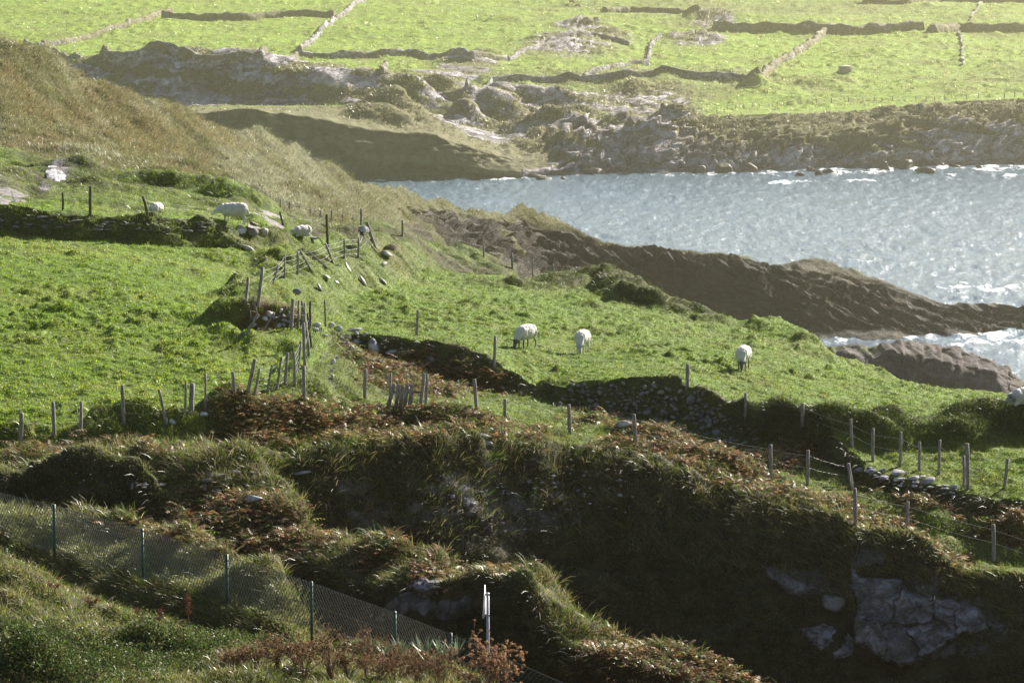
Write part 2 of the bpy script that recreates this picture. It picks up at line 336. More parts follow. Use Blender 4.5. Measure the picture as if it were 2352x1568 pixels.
# mounds behind the chain-link fence and on the front bank
for a in [(60,1190,60,.30),(190,1200,60,.35),(300,1215,70,.30),(420,1240,60,.5),(455,1275,55,.35),(590,1330,55,.55),(640,1350,45,.4),(120,1210,40,.25),(350,1240,40,.25),(700,1440,45,.2),(540,1360,40,.2)]:
    near.mound(*a, .9, (4, 5.2), 1.3)
for a in [(60,1560,110,1.3),(-60,1480,120,.6),(30,1350,70,.5),(170,1420,60,.35),(560,1520,80,.25),(830,1545,60,.3),(1000,1560,80,.4),(330,1480,60,.3)]:
    near.mound(*a, .9, (0, 3), 1.3)
for a in [(880,1250,40,.35),(1010,1272,40,.5),(1110,1300,40,.45),(1240,1320,45,.5),(1330,1430,45,.5),(980,1300,60,.3),(780,1240,50,.3),(1200,1370,60,.4),(1120,1345,50,.3)]:
    near.mound(*a, .8, (7.7, 10), 1.3)
for k in range(60):
    near.mound(rng.uniform(-300,2700), rng.uniform(980,1300), rng.uniform(20,45), rng.uniform(.12,.3), .6, (11.9, 14.2), 1.4)
for k in range(44):
    near.mound(rng.uniform(-300,900), rng.uniform(375,480), rng.uniform(40,110), rng.uniform(.08,.2), rng.uniform(.8,2.0), (20.2, 21.7), 1.4, k)
near.mound(610, 530, 45, .5, 1.0, (19.5, 20.5), 1.5)
near.mound(560, 600, 95, .3, 1.4, (18, 20.2), 1.3)
near.mound(640, 625, 60, .4, 1.2, (18, 20.2), 1.3)
for k in range(26): near.mound(rng.uniform(650,1180), rng.uniform(525,620), rng.uniform(40,90), rng.uniform(.06,.16), 1.2, (20.3, 21.8), 1.3, k)
# masks
w_gw = sstep(10.9, 11.2, TI)*(1-sstep(11.75, 12.0, TI))*sstep(640, 800, near.u0)          # wall of the gully
w_dark = ((TI > 15.0) & (TI < 16.0)).astype(float)*sstep(730, 790, near.u0)                # second bank
w_tong = ((TI > 7) & (TI < 10)).astype(float)
w_front = (TI < 7).astype(float)
w_strip = ((TI >= 11.9) & (TI < 15)).astype(float)
w_terr = sstep(20.0, 20.6, TI)*(.62+.25*sstep(560, 760, near.u0))
w_wall = ((TI >= 19.0) & (TI <= 20.0)).astype(float)*(1-sstep(620, 760, near.u0))
nf = fbm(nX/1.1, nY/1.1, 4, 51); nm = fbm(nX/2.6, nY/2.6, 3, 52)
bk = near.blob([(930,850,110,45),(1060,880,90,30),(1000,875,130,30)], (13.6, 15.6))
bk = np.maximum(bk, near.blob([(150,1045,110,24),(260,1045,90,24),(380,1060,60,20),(620,985,110,42),(760,990,110,36),(900,985,130,40),(980,1000,80,25),(560,1010,60,25)], (9, 14.5)))
bk = np.maximum(bk, near.blob([(440,1175,70,40),(540,1190,110,45),(640,1225,90,40),(700,1255,70,30),(860,1280,50,20),(1000,1310,70,22),(1150,1330,80,20),(1450,1490,100,50),(1560,1540,90,50),(1650,1580,120,50)], (7.5, 10)))
bk = np.maximum(bk, near.blob([(340,1210,60,18),(430,1245,60,20),(500,1270,40,20)], (4.2, 6)))
bk = np.maximum(bk, near.blob([(590,770,50,22),(670,775,50,18),(905,610,40,30)], (16, 20.5)))
strip = ((TI >= 12.0) & (TI < 14.9)).astype(float)*sstep(1040, 1140, near.u0)
bk = np.maximum(bk, strip*sstep(-.1, .14, nm-.02))
bk = np.clip(bk*(.55+.9*sstep(-.35, .1, nf)), 0, 1)
rough = np.zeros(bk.shape)
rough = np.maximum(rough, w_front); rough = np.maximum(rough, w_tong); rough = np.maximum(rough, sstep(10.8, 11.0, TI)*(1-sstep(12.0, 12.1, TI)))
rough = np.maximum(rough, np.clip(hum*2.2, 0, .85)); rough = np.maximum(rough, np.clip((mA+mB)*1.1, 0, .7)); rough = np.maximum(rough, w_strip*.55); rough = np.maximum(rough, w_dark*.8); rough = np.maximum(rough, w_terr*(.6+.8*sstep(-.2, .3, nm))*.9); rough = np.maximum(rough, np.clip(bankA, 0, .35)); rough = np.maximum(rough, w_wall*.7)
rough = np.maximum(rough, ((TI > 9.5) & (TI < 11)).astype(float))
green_top = near.blob([(1010,935,60,25),(1280,960,90,22),(1420,985,80,20),(1160,935,90,25),(2050,1180,60,20),(900,930,60,14)], (12.5, 15))
bk = bk*(1-green_top*.8); rough = rough*(1-green_top*.8)
rock = np.zeros(bk.shape)
rock = np.maximum(rock, near.blob([(1150,1180,240,80),(1040,1120,120,40),(900,1180,140,60),(820,1150,110,60)], (10, 11.9))*.55)
rock = np.maximum(rock, near.blob([(1850,1330,90,45),(1990,1290,60,30),(2150,1420,220,120)], (10, 11.9))*.7)
rock = np.maximum(rock, near.blob([(975,1340,45,35),(1040,1400,60,25),(930,1395,90,30)], (7, 8.1))*.9)
rock = np.maximum(rock, near.blob([(-20,440,45,30)], (19.8, 21.6))*.6)
rock = np.maximum(rock, near.blob([(605,495,20,9)], (20.0, 22))*.45)
rock = np.maximum(rock, near.blob([(130,400,40,25),(100,435,25,10)], (20.5, 22))*.7)
rock = np.maximum(rock, w_wall*sstep(.2, .4, fbm(nX/.8, nY/.5, 3, 77))*.4)
bare = w_dark*sstep(1230, 1300, near.u0)*(1-sstep(1640, 1760, near.u0))
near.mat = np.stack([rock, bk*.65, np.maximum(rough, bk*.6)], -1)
# fine relief: cropped tussocks on pasture, coarser on rough ground
tus = np.clip(fbm(nX/.27, nY/.36, 3, 61)-.04, 0, 1)*.11+np.clip(fbm(nX/.62, nY/.8, 3, 62)-.12, 0, 1)*.17+np.clip(fbm(nX/1.6, nY/1.9, 3, 68)-.25, 0, 1)*.25
past = np.clip(1-rough-bk, 0, 1)
near.P[..., 2] += past*tus*(.8+.7*sstep(-.2, .4, fbm(nX/9, nY/9, 2, 63)))
near.P[..., 2] += (1-past)*(fbm(nX/.9, nY/.9, 4, 64)*.26+fbm(nX/2.4, nY/1.8, 2, 65)*.5)*(1-.6*rock)
nn = near.normals()
steepn = (w_gw+w_dark+w_wall+((TI > 7) & (TI < 8.1)))
rr = ridged(near.P[..., 0]/1.5+near.P[..., 2]*.7, near.P[..., 2]/.9+nY*.3, 4, 66)
near.P += nn*(np.clip(steepn, 0, 1)*(rr*.22))[..., None]
nl = (TI < 3.2)*1.0
near.P[..., 2] += nl*fbm(nX/1.3, nY/1.3, 4, 67)*.2
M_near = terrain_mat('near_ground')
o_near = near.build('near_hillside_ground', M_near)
# ================================================================== HEADLAND AND LEFT HILL
head_curves = [
 [(L,'z',250,35),(600,'z',235,32),(860,'z',240,24),(1000,'z',340,14),(1200,'z',440,2),(1400,'z',525,-3),(1700,'z',540,-3),(Rr,'z',552,-3)],
 [(L,470,290),(0,470,285),(300,480,275),(560,520,262),(700,560,262),(860,620,280),(1000,680,400),(1200,740,480),(1400,770,535),(1600,772,'w'),(1870,772,'w'),(2200,768,'w'),(2262,762,'w'),(2275,757,'w'),(2352,756,'w'),(Rr,758,'w')],
 [(L,400,302),(0,390,300),(240,400,292),(400,432,288),(540,452,285),(640,478,290),(760,500,310),(820,515,360),(900,530,430),(1000,560,474),(1150,600,520),(1250,620,543),(1400,640,553),(1500,690,556),(1600,720,557),(1800,735,557),(2200,748,558),(2262,752,560),(2300,752,563),(Rr,752,564)],
 [(L,260,322),(0,270,322),(300,350,335),(500,400,350),(700,440,380),(860,478,440),(960,500,492),(1100,530,520),(1200,565,547),(1240,582,555),(1350,580,560),(1450,588,562),(1600,598,562),(1700,616,561),(1740,640,560),(1780,690,560),(1830,660,561),(1900,700,562),(2100,738,563),(2262,748,565),(2320,740,568),(Rr,740,568)],
 [(L,170,334),(0,180,334),(300,290,352),(500,345,368),(700,405,400),(860,450,455),(1000,482,505),(1100,505,530),(1200,530,560),(1240,560,568),(1350,572,570),(1450,582,572),(1600,592,572),(1700,605,570),(1780,628,570),(1900,650,572),(2000,680,572),(2100,712,573),(2200,722,576),(2352,725,578),(Rr,725,578)],
 [(L,-10,347),(0,83,345),(60,98,346),(130,135,350),(200,187,355),(300,232,363),(400,262,375),(470,276,385),(560,296,398),(650,337,415),(740,377,438),(820,413,462),(900,432,486),(1000,456,512),(1050,468,525),(1090,477,538),(1180,481,556),(1250,490,570),(1300,512,582),(1350,542,588),(1400,562,590),(1430,566,590),(1500,572,590),(1650,578,590),(1720,591,590),(1755,612,589),(1800,606,589),(1850,603,589),(1900,610,589),(1970,620,589),(2050,650,589),(2100,670,589),(2150,692,588),(2180,703,588),(2200,696,588),(2300,702,587),(2352,711,587),(2450,722,586),(2600,740,585),(Rr,752,585)],
 [(L,'z',370,44),(400,'z',410,30),(820,'z',500,10),(1100,'z',590,2),(1300,'z',620,-3),(Rr,'z',615,-3)],
 [(L,'z',470,30),(400,'z',520,10),(820,'z',600,-5),(1100,'z',640,-5),(Rr,'z',640,-5)],
]
head = Sheet(head_curves, [14, 46, 62, 62, 40, 46, 10, 8], du=5.0, usm=3)
head.freeze()
hX, hY, T = head.base[..., 0], head.base[..., 1], head.t
seas = sstep(860, 1020, head.u0)*sstep(0, 1, (head.v0-(300+.16*head.u0))/40)
rk = seas*sstep(1.0, 1.3, T)
rkf = np.clip(rk*sstep(-.25, .2, fbm(hX/9, hY/9, 3, 71)+.45*sstep(1150, 1350, head.u0)+.4), 0, 1)
rkf = np.maximum(rkf, sstep(1700, 1780, head.u0))
hn = head.normals()
rz = head.P[..., 2]
facet = ridged(hX/9+rz*.3, rz/4.5-hX/12, 4, 72)*1.1+ridged(hX/2.4+rz*.5, rz/2-hX/6, 3, 73)*.55
amp = rk*np.clip((5.1-T)*1.1, .12, 1)*np.clip(T-.8, 0, 1)
head.P += hn*(amp*(facet*.9+ledge(hX+hY*.3, rz, 1.5, .5, 401)*1.5+ledge(hX, rz, .6, .5, 402)*.5-.9))[..., None]
hill = 1-rk
ht = fbm(hX/2.2, hY/3.2, 4, 74)
head.P[..., 2] += hill*(ht*.45+np.clip(fbm(hX/9, hY/9, 3, 75), -1, 1)*1.5)
head.P[..., 2] += hill*np.clip(fbm(hX/.9, hY/1.4, 2, 79), 0, 1)*.4
head.P[..., 2] += rk*np.clip((T-4)*1, 0, 1)*np.clip(5.6-T, 0, 1)*fbm(hX/4.5, hY/4.5, 4, 76)*.8
brh = np.clip(head.blob([(40,150,160,60),(150,230,170,50),(330,300,170,40),(430,330,120,40),(120,350,160,35),(330,400,130,24)], (1, 6.2))*.75, 0, 1)*sstep(-.4, .3, fbm(hX/6, hY/6, 3, 77))
head.mat = np.stack([rkf, brh*hill*.8, hill*.9+rk*.7], -1)
M_hill = terrain_mat('hill_ground', 2.2, ((.05, .075, .012), (.12, .15, .03)), ((.012, .011, .009), (.062, .054, .044)), ((.05, .055, .02), (.12, .11, .045)), ((.09, .065, .03), (.2, .14, .07)))
o_head = head.build('hill_and_headland', M_hill)
# ================================================================== NEAR SEA ROCK
rock_curves = [
 [(L,'z',425,-4),(Rr,'z',425,-4)],
 [(L,'z',428,-4),(1700,'z',428,-2),(1850,'z',428,2),(2352,'z',426,1),(Rr,'z',426,-3)],
 [(L,'z',432,-4),(1700,'z',434,0),(1830,870,434),(1905,835,434),(1960,815,434),(2050,812,434),(2100,815,434),(2160,830,434),(2250,850,434),(2300,870,434),(2352,920,434),(2500,990,432),(Rr,'z',432,-3)],
 [(L,'z',440,-4),(1700,'z',442,2),(1800,830,442),(1840,805,442),(1905,795,442),(1960,786,442),(2000,792,442),(2040,793,442),(2060,781,442),(2090,779,442),(2120,787,442),(2160,790,442),(2200,792,442),(2215,800,442),(2250,818,442),(2290,838,442),(2310,838,442),(2352,872,442),(2400,905,442),(2500,980,440),(Rr,'z',440,-3)],
 [(L,'z',452,-4),(Rr,'z',452,-4)], [(L,'z',460,-5),(Rr,'z',460,-5)],
]
srk = Sheet(rock_curves, [4, 16, 50, 26, 20, 3], du=4.0, usm=3)
i0 = int(np.argmin(np.abs(srk.U-1500))); srk.U = srk.U[i0:]
for k in ('P', 'base', 'mat'): setattr(srk, k, getattr(srk, k)[:, i0:])
srk.u, srk.v, srk.t = srk.u[:, i0:], srk.v[:, i0:], srk.t[:, i0:]
srk.freeze(); sn = srk.normals(); x, z = srk.base[..., 0], srk.base[..., 2]
srk.P += sn*((ridged(x/5+z*.45, z/5-x/7, 4, 81)*.6+ridged(x/1.4+z*.4, z/1.6, 3, 82)*.25+ledge(x, z, 2.6, -.9, 403)*.55+ledge(x, z, 1.1, .6, 404)*.25-.4)*np.clip(srk.t-1, 0, 1)*(1-.6*(srk.t > 2.8)))[..., None]
srk.mat = np.stack([1-.6*srk.blob([(1900,800,70,20),(2000,800,40,12)]), np.zeros(x.shape), np.ones(x.shape)*.5], -1)
M_srk = terrain_mat('sea_rock', 1.9, rocky=((.05, .04, .042), (.17, .145, .14)))
o_srk = srk.build('sea_rock_headland', M_srk)
# ================================================================== FAR SHORE
far_curves = [
 [(L,'z',840,-4),(800,'z',860,-4),(Rr,'z',925,-4)],
 [(L,440,'w'),(400,420,'w'),(820,414,'w'),(1000,410,'w'),(1200,408,'w'),(1330,396,'w'),(1500,396,'w'),(1700,392,'w'),(1900,386,'w'),(2100,380,'w'),(2352,372,'w'),(Rr,362,'w')],
 [(L,340,875),(470,350,884),(700,355,887),(850,365,889),(1000,375,892),(1120,390,895),(1200,398,899),(1290,390,910),(1330,386,914),(1400,382,916),(1500,380,917),(1700,374,923),(1900,366,932),(2100,360,941),(2352,350,955),(Rr,340,970)],
 [(L,250,890),(440,262,893),(500,256,893),(560,250,893),(620,258,893),(700,268,894),(780,285,894),(850,300,895),(930,310,896),(1000,320,898),(1100,342,900),(1160,360,903),(1200,372,906),(1260,360,917),(1330,352,922),(1400,345,925),(1500,338,927),(1600,325,930),(1750,315,934),(1900,305,939),(2100,295,948),(2352,280,961),(Rr,270,975)],
 [(L,240,935),(400,255,930),(560,246,932),(800,248,934),(940,268,932),(1050,300,928),(1150,335,922),(1190,322,930),(1240,296,936),(1290,286,940),(1330,292,942),(1380,328,938),(1420,300,942),(1500,285,944),(1560,266,946),(1620,270,945),(1750,262,946),(1850,262,949),(1950,256,953),(2050,246,957),(2200,232,963),(2352,226,970),(Rr,215,985)],
 [(L,205,985),(400,240,972),(560,236,975),(800,232,980),(900,235,985),(1000,245,985),(1100,262,982),(1200,262,985),(1300,262,990),(1400,258,992),(1500,255,994),(1620,252,995),(1750,247,997),(1950,240,999),(2352,208,1004),(Rr,200,1010)],
 [(L,130,1080),(400,175,1030),(1200,185,1048),(2352,160,1070),(Rr,155,1075)],
 [(L,85,1170),(0,100,1150),(500,120,1120),(1200,125,1120),(2352,110,1150),(Rr,105,1160)],
 [(L,45,1240),(0,50,1235),(1200,60,1215),(2352,55,1230),(Rr,50,1240)],
 [(L,-30,1370),(Rr,-30,1370)],
 [(L,-95,1540),(Rr,-95,1540)],
 [(L,'z',1750,50),(Rr,'z',1750,50)],
]
fr = Sheet(far_curves, [4, 26, 40, 40, 34, 60, 60, 60, 52, 16, 6], du=5.0, usm=3)
fr.freeze()
fX, fY, T = fr.base[..., 0], fr.base[..., 1], fr.t
fr.P[..., 2] += sstep(4.5, 5.5, T)*fbm(fX/40, fY/40, 3, 91)*1.6
outc = fr.blob([(230,205,130,40),(330,215,140,40),(480,222,160,42),(650,226,180,40),(780,226,150,36),(880,230,80,26)], (4.3, 7.4))
outc = np.maximum(outc, fr.blob([(1060,170,70,28),(1000,200,80,22),(1100,155,50,20),(1300,110,110,26),(1400,90,60,16),(1330,60,60,10),(1180,235,120,18),(960,245,70,20),(1060,262,90,22),(1600,90,70,16),(1640,50,50,15),(1320,238,60,9),(1380,70,40,8)], (4, 9)))
shelf = sstep(2.0, 2.4, T)*(1-sstep(5.2, 5.7, T))*sstep(860, 1000, fr.u0)*(1-sstep(1520, 1640, fr.u0))
shelf = np.maximum(shelf, (T > 1)*(1-sstep(2.6, 3.4, T))*sstep(1240, 1330, fr.u0))
low = fr.blob([(1660,350,150,24),(1560,320,90,36),(2180,285,80,16),(2070,295,40,20),(2330,290,30,26)], (1, 4.2))
mounds = [(230,140,90,6),(350,150,110,8),(450,175,100,8),(560,170,110,9),(680,165,120,8),(800,175,110,8),(900,200,70,6),(240,180,80,5),(420,215,120,6),(620,215,140,6),(310,232,50,3),
 (1060,150,60,4),(1110,135,45,4),(1000,185,80,4),(1290,95,100,6),(1400,82,60,5),(1350,58,55,4),(1150,48,55,2.2),(1310,110,110,5),(1200,180,60,2.5),(1500,178,120,2),(1700,176,90,2),(1320,228,45,3),
 (1640,42,70,5),(1590,85,80,4),(1650,95,22,2.6),(1250,25,50,1.6),(850,225,60,5),(920,232,60,6),(960,255,60,5),(1290,282,75,9),(1340,300,50,5),(1180,300,60,4),(1100,290,50,4),(1060,262,60,4),(1440,335,75,7),(1500,330,60,6),
 (1720,170,40,2),(1560,205,90,2.2),(1750,205,100,1.6),(1450,200,90,2),(60,20,60,3),(180,12,60,3)]
fr.ridge([(150,205),(230,212),(330,222),(450,228),(600,234),(700,236),(820,238),(900,240),(960,244)], 7, 15, (4.2, 8), 1.8, 88, rough=.4, h_list=[5,7,8.5,9,8.5,8.5,7,4,2])
fr.ridge([(250,232),(420,236),(600,240),(800,240)], 2.2, 6, (4.9, 7), 1.3, 89, rough=.6)
for k, (u, v, ru, h) in enumerate(mounds): fr.mound(u, v+(18 if u < 960 and v > 100 else 0), ru, h*(.16 if u < 960 else .5), ru/F*1000*(1.1 if v < 250 else .5), (2.6, 9.4), 1.3, 7*k)
for k in range(60):
    u = rng.uniform(850, 1550); fr.mound(u, rng.uniform(235, 370 if u > 1300 else 285), rng.uniform(25, 80), rng.uniform(.8, 2.4), rng.uniform(3, 8), (2 if u > 1300 else 3.6, 5.2), 1.4, k)
for k in range(34): fr.mound(rng.uniform(180, 1000), rng.uniform(170, 240), rng.uniform(30, 80), rng.uniform(.3, 1.1), rng.uniform(4, 10), (4.5, 7.4), 1.4, k)
for k in range(40): fr.mound(rng.uniform(1000, 2600), rng.uniform(170, 215), rng.uniform(20, 60), rng.uniform(.5, 1.4), rng.uniform(3, 8), (5, 6.6), 1.4, k)
rf = np.clip(np.maximum(np.maximum(outc, shelf), low*.8), 0, 1)
fn = fr.normals(); z = fr.P[..., 2]
cl = ((T > 1.0) & (T < 4.0)).astype(float)
fr.P += fn*((cl*.7+.8*rf)*(ridged(fX/13+z*.35, z/5-fX/16, 4, 92)*1.0+ridged(fX/3.5+z*.5, z/2.2-fX/7, 3, 93)*.3+(ledge(fX, z, 2.6, -.7, 405)*1.5-.7)*sstep(1150, 1330, fr.u0))*np.clip(T-1, 0, 1))[..., None]
grs = (T > 4.3)*(1-rf)
fr.P[..., 2] += grs*(np.clip(fbm(fX/2.6, fY/5, 3, 94)-.12, 0, 1)*1.3+fbm(fX/14, fY/14, 3, 95)*.5)
rkm = rf*sstep(-.16, .12, fbm(fX/8+z*.4, fY/8+z/3, 5, 96)+.05)
rkm = np.maximum(rkm, cl*sstep(.2, .5, fbm(fX/30, z/8, 3, 97))*.35)
spur = (T < 4)*(1-sstep(1230, 1300, fr.u0)); rkm = rkm*(1-spur*.85); rkm = np.where((T < 2.15) & (fr.u0 > 1200), 1, rkm)
brf = np.clip(cl*.45+rf*.35+.7*sstep(.15, .5, fbm(fX/30, fY/30, 3, 98))*(T > 4.3)*sstep(1100, 1300, fr.u0), 0, 1)*.5
rgf = np.clip(cl+rf+shelf+fr.blob([(700,245,400,10),(1500,190,400,25),(1700,20,500,25)])*.5, 0, 1)
fr.mat = np.stack([rkm, brf, rgf], -1)
M_far = terrain_mat('far_ground', 4.0, ((.10, .18, .008), (.26, .38, .028)), ((.20, .18, .185), (.68, .63, .66)), ((.09, .10, .035), (.20, .20, .09)), ((.07, .055, .025), (.15, .12, .06)))
o_far = fr.build('far_shore_hillside', M_far)
# seabed-to-horizon land sheet behind everything
# ================================================================== SEA
def build_sea():
    us = np.r_[np.arange(-1300, -100, 20.0), np.arange(-100, 2450, 4.0), np.arange(2450, 3700, 20.0)]
    ds = 1/np.linspace(1/235, 1/990, 760)
    a = (us-CU)/F/ct; X = a[None]*ds[:, None]; Y = np.broadcast_to(ds[:, None], X.shape)
    z = fbm(X/7+Y*.03, Y/16, 4, 101)*.4+fbm(X/1.7, Y/3.5, 3, 102)*.42
    uu, vv = proj(np.stack([X, Y, z*0], -1))
    # foam: close to any shore, and streaks off the point
    shore = np.interp(uu, [c[0] for c in far_curves[1]], [c[1] for c in far_curves[1]])
    d1 = vv-shore
    nz = fbm(X/9, Y/22, 4, 103); nz2 = fbm(X/2.5, Y/6, 3, 104)
    wid = np.interp(uu, [800, 1200, 1500, 1900, 2100, 2400], [2, 4, 7, 19, 22, 22])
    foam = 1-sstep(wid*.5, wid, d1+nz*wid*1.3)
    foam = np.maximum(foam, np.exp(-((d1-30)/4)**2)*sstep(1600, 1800, uu)*sstep(-.2, .1, nz)*.9)
    for (u, v, ru, rv) in [(2250,660,130,16),(2300,625,120,8),(2180,770,170,12),(2050,772,120,7),(2300,790,120,25),(2280,765,60,10),(1950,782,70,10),(2320,700,60,8),(2000,600,100,5),(2340,580,60,5)]:
        foam = np.maximum(foam, .75*np.exp(-((uu-u)/ru)**2-((vv-v)/rv)**2)*sstep(0, .3, nz+.6*nz2))
    foam = np.clip(foam*(.6+1.7*nz2+.6*nz), 0, 1)
    z = z+foam*.25*np.clip(nz2+.3, 0, 1)
    V = np.stack([X, Y, z-.1], -1); nr, nc = X.shape; idx = np.arange(nr*nc).reshape(nr, nc)
    q = np.stack([idx[:-1, :-1], idx[:-1, 1:], idx[1:, 1:], idx[1:, :-1]], -1).reshape(-1, 4)
    m, nt = newmat('sea_water'); N = NT(nt)
    P = N.n('ShaderNodeNewGeometry').outputs['Position']; mp = N.n('ShaderNodeMapping'); mp.inputs['Scale'].default_value = (1, .22, 1); N.l(P, mp.inputs[0])
    at = N.n('ShaderNodeAttribute', attribute_name='foam')
    n1 = N.noise(.8, 7, .68, mp.outputs[0]); n2 = N.noise(.16, 5, .6, mp.outputs[0])
    ps = N.n('ShaderNodeBsdfPrincipled'); ps.inputs['Roughness'].default_value = .2; ps.inputs['IOR'].default_value = 1.33
    fo = N.smap(N.math('ADD', at.outputs['Fac'], N.math('MULTIPLY', N.math('SUBTRACT', n1, .5), 2.6)), .4, 1.15)
    N.l(N.mix(fo, (.12, .19, .25), (.8, .82, .84)), ps.inputs['Base Color']); N.l(N.math('ADD', N.math('MULTIPLY', fo, .5), .16), ps.inputs['Roughness'])
    bu = N.n('ShaderNodeBump'); bu.inputs['Distance'].default_value = 1.2; bu.inputs['Strength'].default_value = .75
    N.l(N.math('ADD', n1, N.math('MULTIPLY', n2, .8)), bu.inputs['Height']); N.l(bu.outputs[0], ps.inputs['Normal'])
    out = N.n('ShaderNodeOutputMaterial'); N.l(ps.outputs[0], out.inputs[0])
    o = make_mesh('sea_water', V.reshape(-1, 3), q, m, np.repeat(foam.reshape(-1, 1), 3, 1), 'foam', True)
    tag(o, kind='structure'); return o
build_sea()
# ================================================================== RAY HITS ON THE GROUND
class Hit:
    def __init__(s, sh): s.sh = sh; s.cu, s.cv = proj(sh.P)
    def px(s, u, v, tmin=0, far=False):
        sh = s.sh; c = int(np.argmin(np.abs(sh.U-u))); vv = s.cv[:, c]
        ok = np.where((vv[:-1] >= v) & (vv[1:] < v) & (sh.T[:-1] >= tmin))[0]
        if len(ok) == 0: i = int(np.argmin(np.where(sh.T >= tmin, np.abs(vv-v), 1e9))); i = min(i, len(vv)-2); f = 0
        else: i = ok[-1] if far else ok[0]; f = (vv[i]-v)/(vv[i]-vv[i+1])
        D = sh.P[i, c, 1]*(1-f)+sh.P[i+1, c, 1]*f
        return pt(u, v, D)
    def z(s, x, y):
        sh = s.sh; zc = H-.09*y
        u, _ = proj(np.array([x, y, zc])); c = int(np.argmin(np.abs(sh.U-u)))
        return float(np.interp(y, sh.P[:, c, 1], sh.P[:, c, 2]))
HN, HH, HF = Hit(near), Hit(head), Hit(fr)
def pick(u, v, which=None, tmin=0):
    return (which or HN).px(u, v, tmin)
# ================================================================== GRASS, BRACKEN
def scatter(sh, n, w, seed, umin=-60, umax=2420):
    w = np.asarray(w, float)
    r = np.random.default_rng(seed); P = sh.P; a = P[:-1, :-1]; b = P[:-1, 1:]; c = P[1:, 1:]; d = P[1:, :-1]
    cr = np.cross(b-a, d-a); area = np.linalg.norm(cr, axis=-1); nrm = cr/np.maximum(area, 1e-9)[..., None]
    cen = (a+c)/2; view = np.array([0, 0, H])-cen; dist = np.linalg.norm(view, axis=-1); cosv = (view*nrm).sum(-1)/dist
    px = area*(3840/dist)**2*np.clip(cosv, 0, 1)+area*(3840/dist)**2*.012
    uu = sh.u0[:-1, :-1]; px = px*((uu > umin) & (uu < umax)); vcur = proj(cen)[1]; px = px*(vcur < 1640)
    W = (px*w[:-1, :-1]).ravel(); W = W/W.sum()
    i = r.choice(W.size, n, p=W); s_ = r.random((n, 1)); t_ = r.random((n, 1))
    A, B, Cc, Dd = (q.reshape(-1, 3)[i] for q in (a, b, c, d))
    p = A*(1-s_)*(1-t_)+B*s_*(1-t_)+Cc*s_*t_+Dd*(1-s_)*t_
    return p, nrm.reshape(-1, 3)[i], np.unravel_index(i, uu.shape), r
def unit(v): return v/np.maximum(np.linalg.norm(v, axis=-1, keepdims=True), 1e-9)
def blades(p, d, h, w, bend, r):
    """five-point bent blades"""
    n = len(p); side = unit(np.cross(d, unit(r.normal(size=(n, 3))+1e-3)))
    h = h[:, None]; w = w[:, None]
    base = p-d*h*.08; mid = p+d*h*.55+bend*h*.12; tip = p+d*h*.92+bend*h*.5
    V = np.stack([base-side*w*.5, base+side*w*.5, mid-side*w*.38, mid+side*w*.38, tip], 1).reshape(-1, 3)
    k = (np.arange(n)*5)[:, None]
    return V, k+np.array([0, 1, 3, 2]), k+np.array([2, 3, 4])
def grass(name, label, parts, mat):
    Vs, Q, Tt, Cs, off = [], [], [], [], 0
    for V, q, t, c in parts:
        Vs.append(V); Q.append(q+off); Tt.append(t+off); Cs.append(c); off += len(V)
    o = make_mesh(name, np.concatenate(Vs), [np.concatenate(Q), np.concatenate(Tt)], mat, np.concatenate(Cs), 'col')
    tag(o, kind='stuff'); o['label'] = label; return o
def tint(n, r, cols, jit=.25, sel=None):
    cols = np.array(cols); k = r.integers(0, len(cols), n) if sel is None else sel
    c = cols[k]*(1+r.normal(size=(n, 1))*jit)*(1+r.normal(size=(n, 3))*.06); return np.clip(c, .003, .8)
def rep5(c, dark=.6):
    c = np.repeat(c[:, None], 5, 1); return c.reshape(-1, 3)
M_grass = leaf_mat('pasture_grass', .55, .05, .45)
M_rough = leaf_mat('rough_grass', .5, .06, .4)
M_brack = leaf_mat('bracken', .45, .05, .45)
ROCK, BRK, RGH = near.mat[..., 0], near.mat[..., 1], near.mat[..., 2]
pas = np.clip(1-BRK*1.3-ROCK*1.5-RGH*.8, 0, 1); sodm = np.clip(hum*2.2+(mA+mB)*1.2, 0, 1)
parts = []
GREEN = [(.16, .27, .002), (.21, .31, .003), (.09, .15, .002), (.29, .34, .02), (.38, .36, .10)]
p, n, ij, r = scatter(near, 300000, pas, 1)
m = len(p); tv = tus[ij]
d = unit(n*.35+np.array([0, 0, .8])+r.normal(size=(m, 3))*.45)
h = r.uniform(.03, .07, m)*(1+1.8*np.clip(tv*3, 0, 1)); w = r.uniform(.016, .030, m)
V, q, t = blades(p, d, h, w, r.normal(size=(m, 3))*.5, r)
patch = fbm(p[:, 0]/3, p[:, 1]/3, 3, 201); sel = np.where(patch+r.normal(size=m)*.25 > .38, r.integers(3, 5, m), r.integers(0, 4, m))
cg = tint(m, r, GREEN, .26, sel); uq = near.u0[ij]; cg = cg*(.62+.38*(1-sstep(560, 800, uq)))[:, None]; parts.append((V, q, t, rep5(cg)))  # right field blades darkened in colour to balance the left field's weaker sunlight
grass('pasture_grass', 'short bright green grass with small tussocks covering the grazed fields', parts, M_grass)
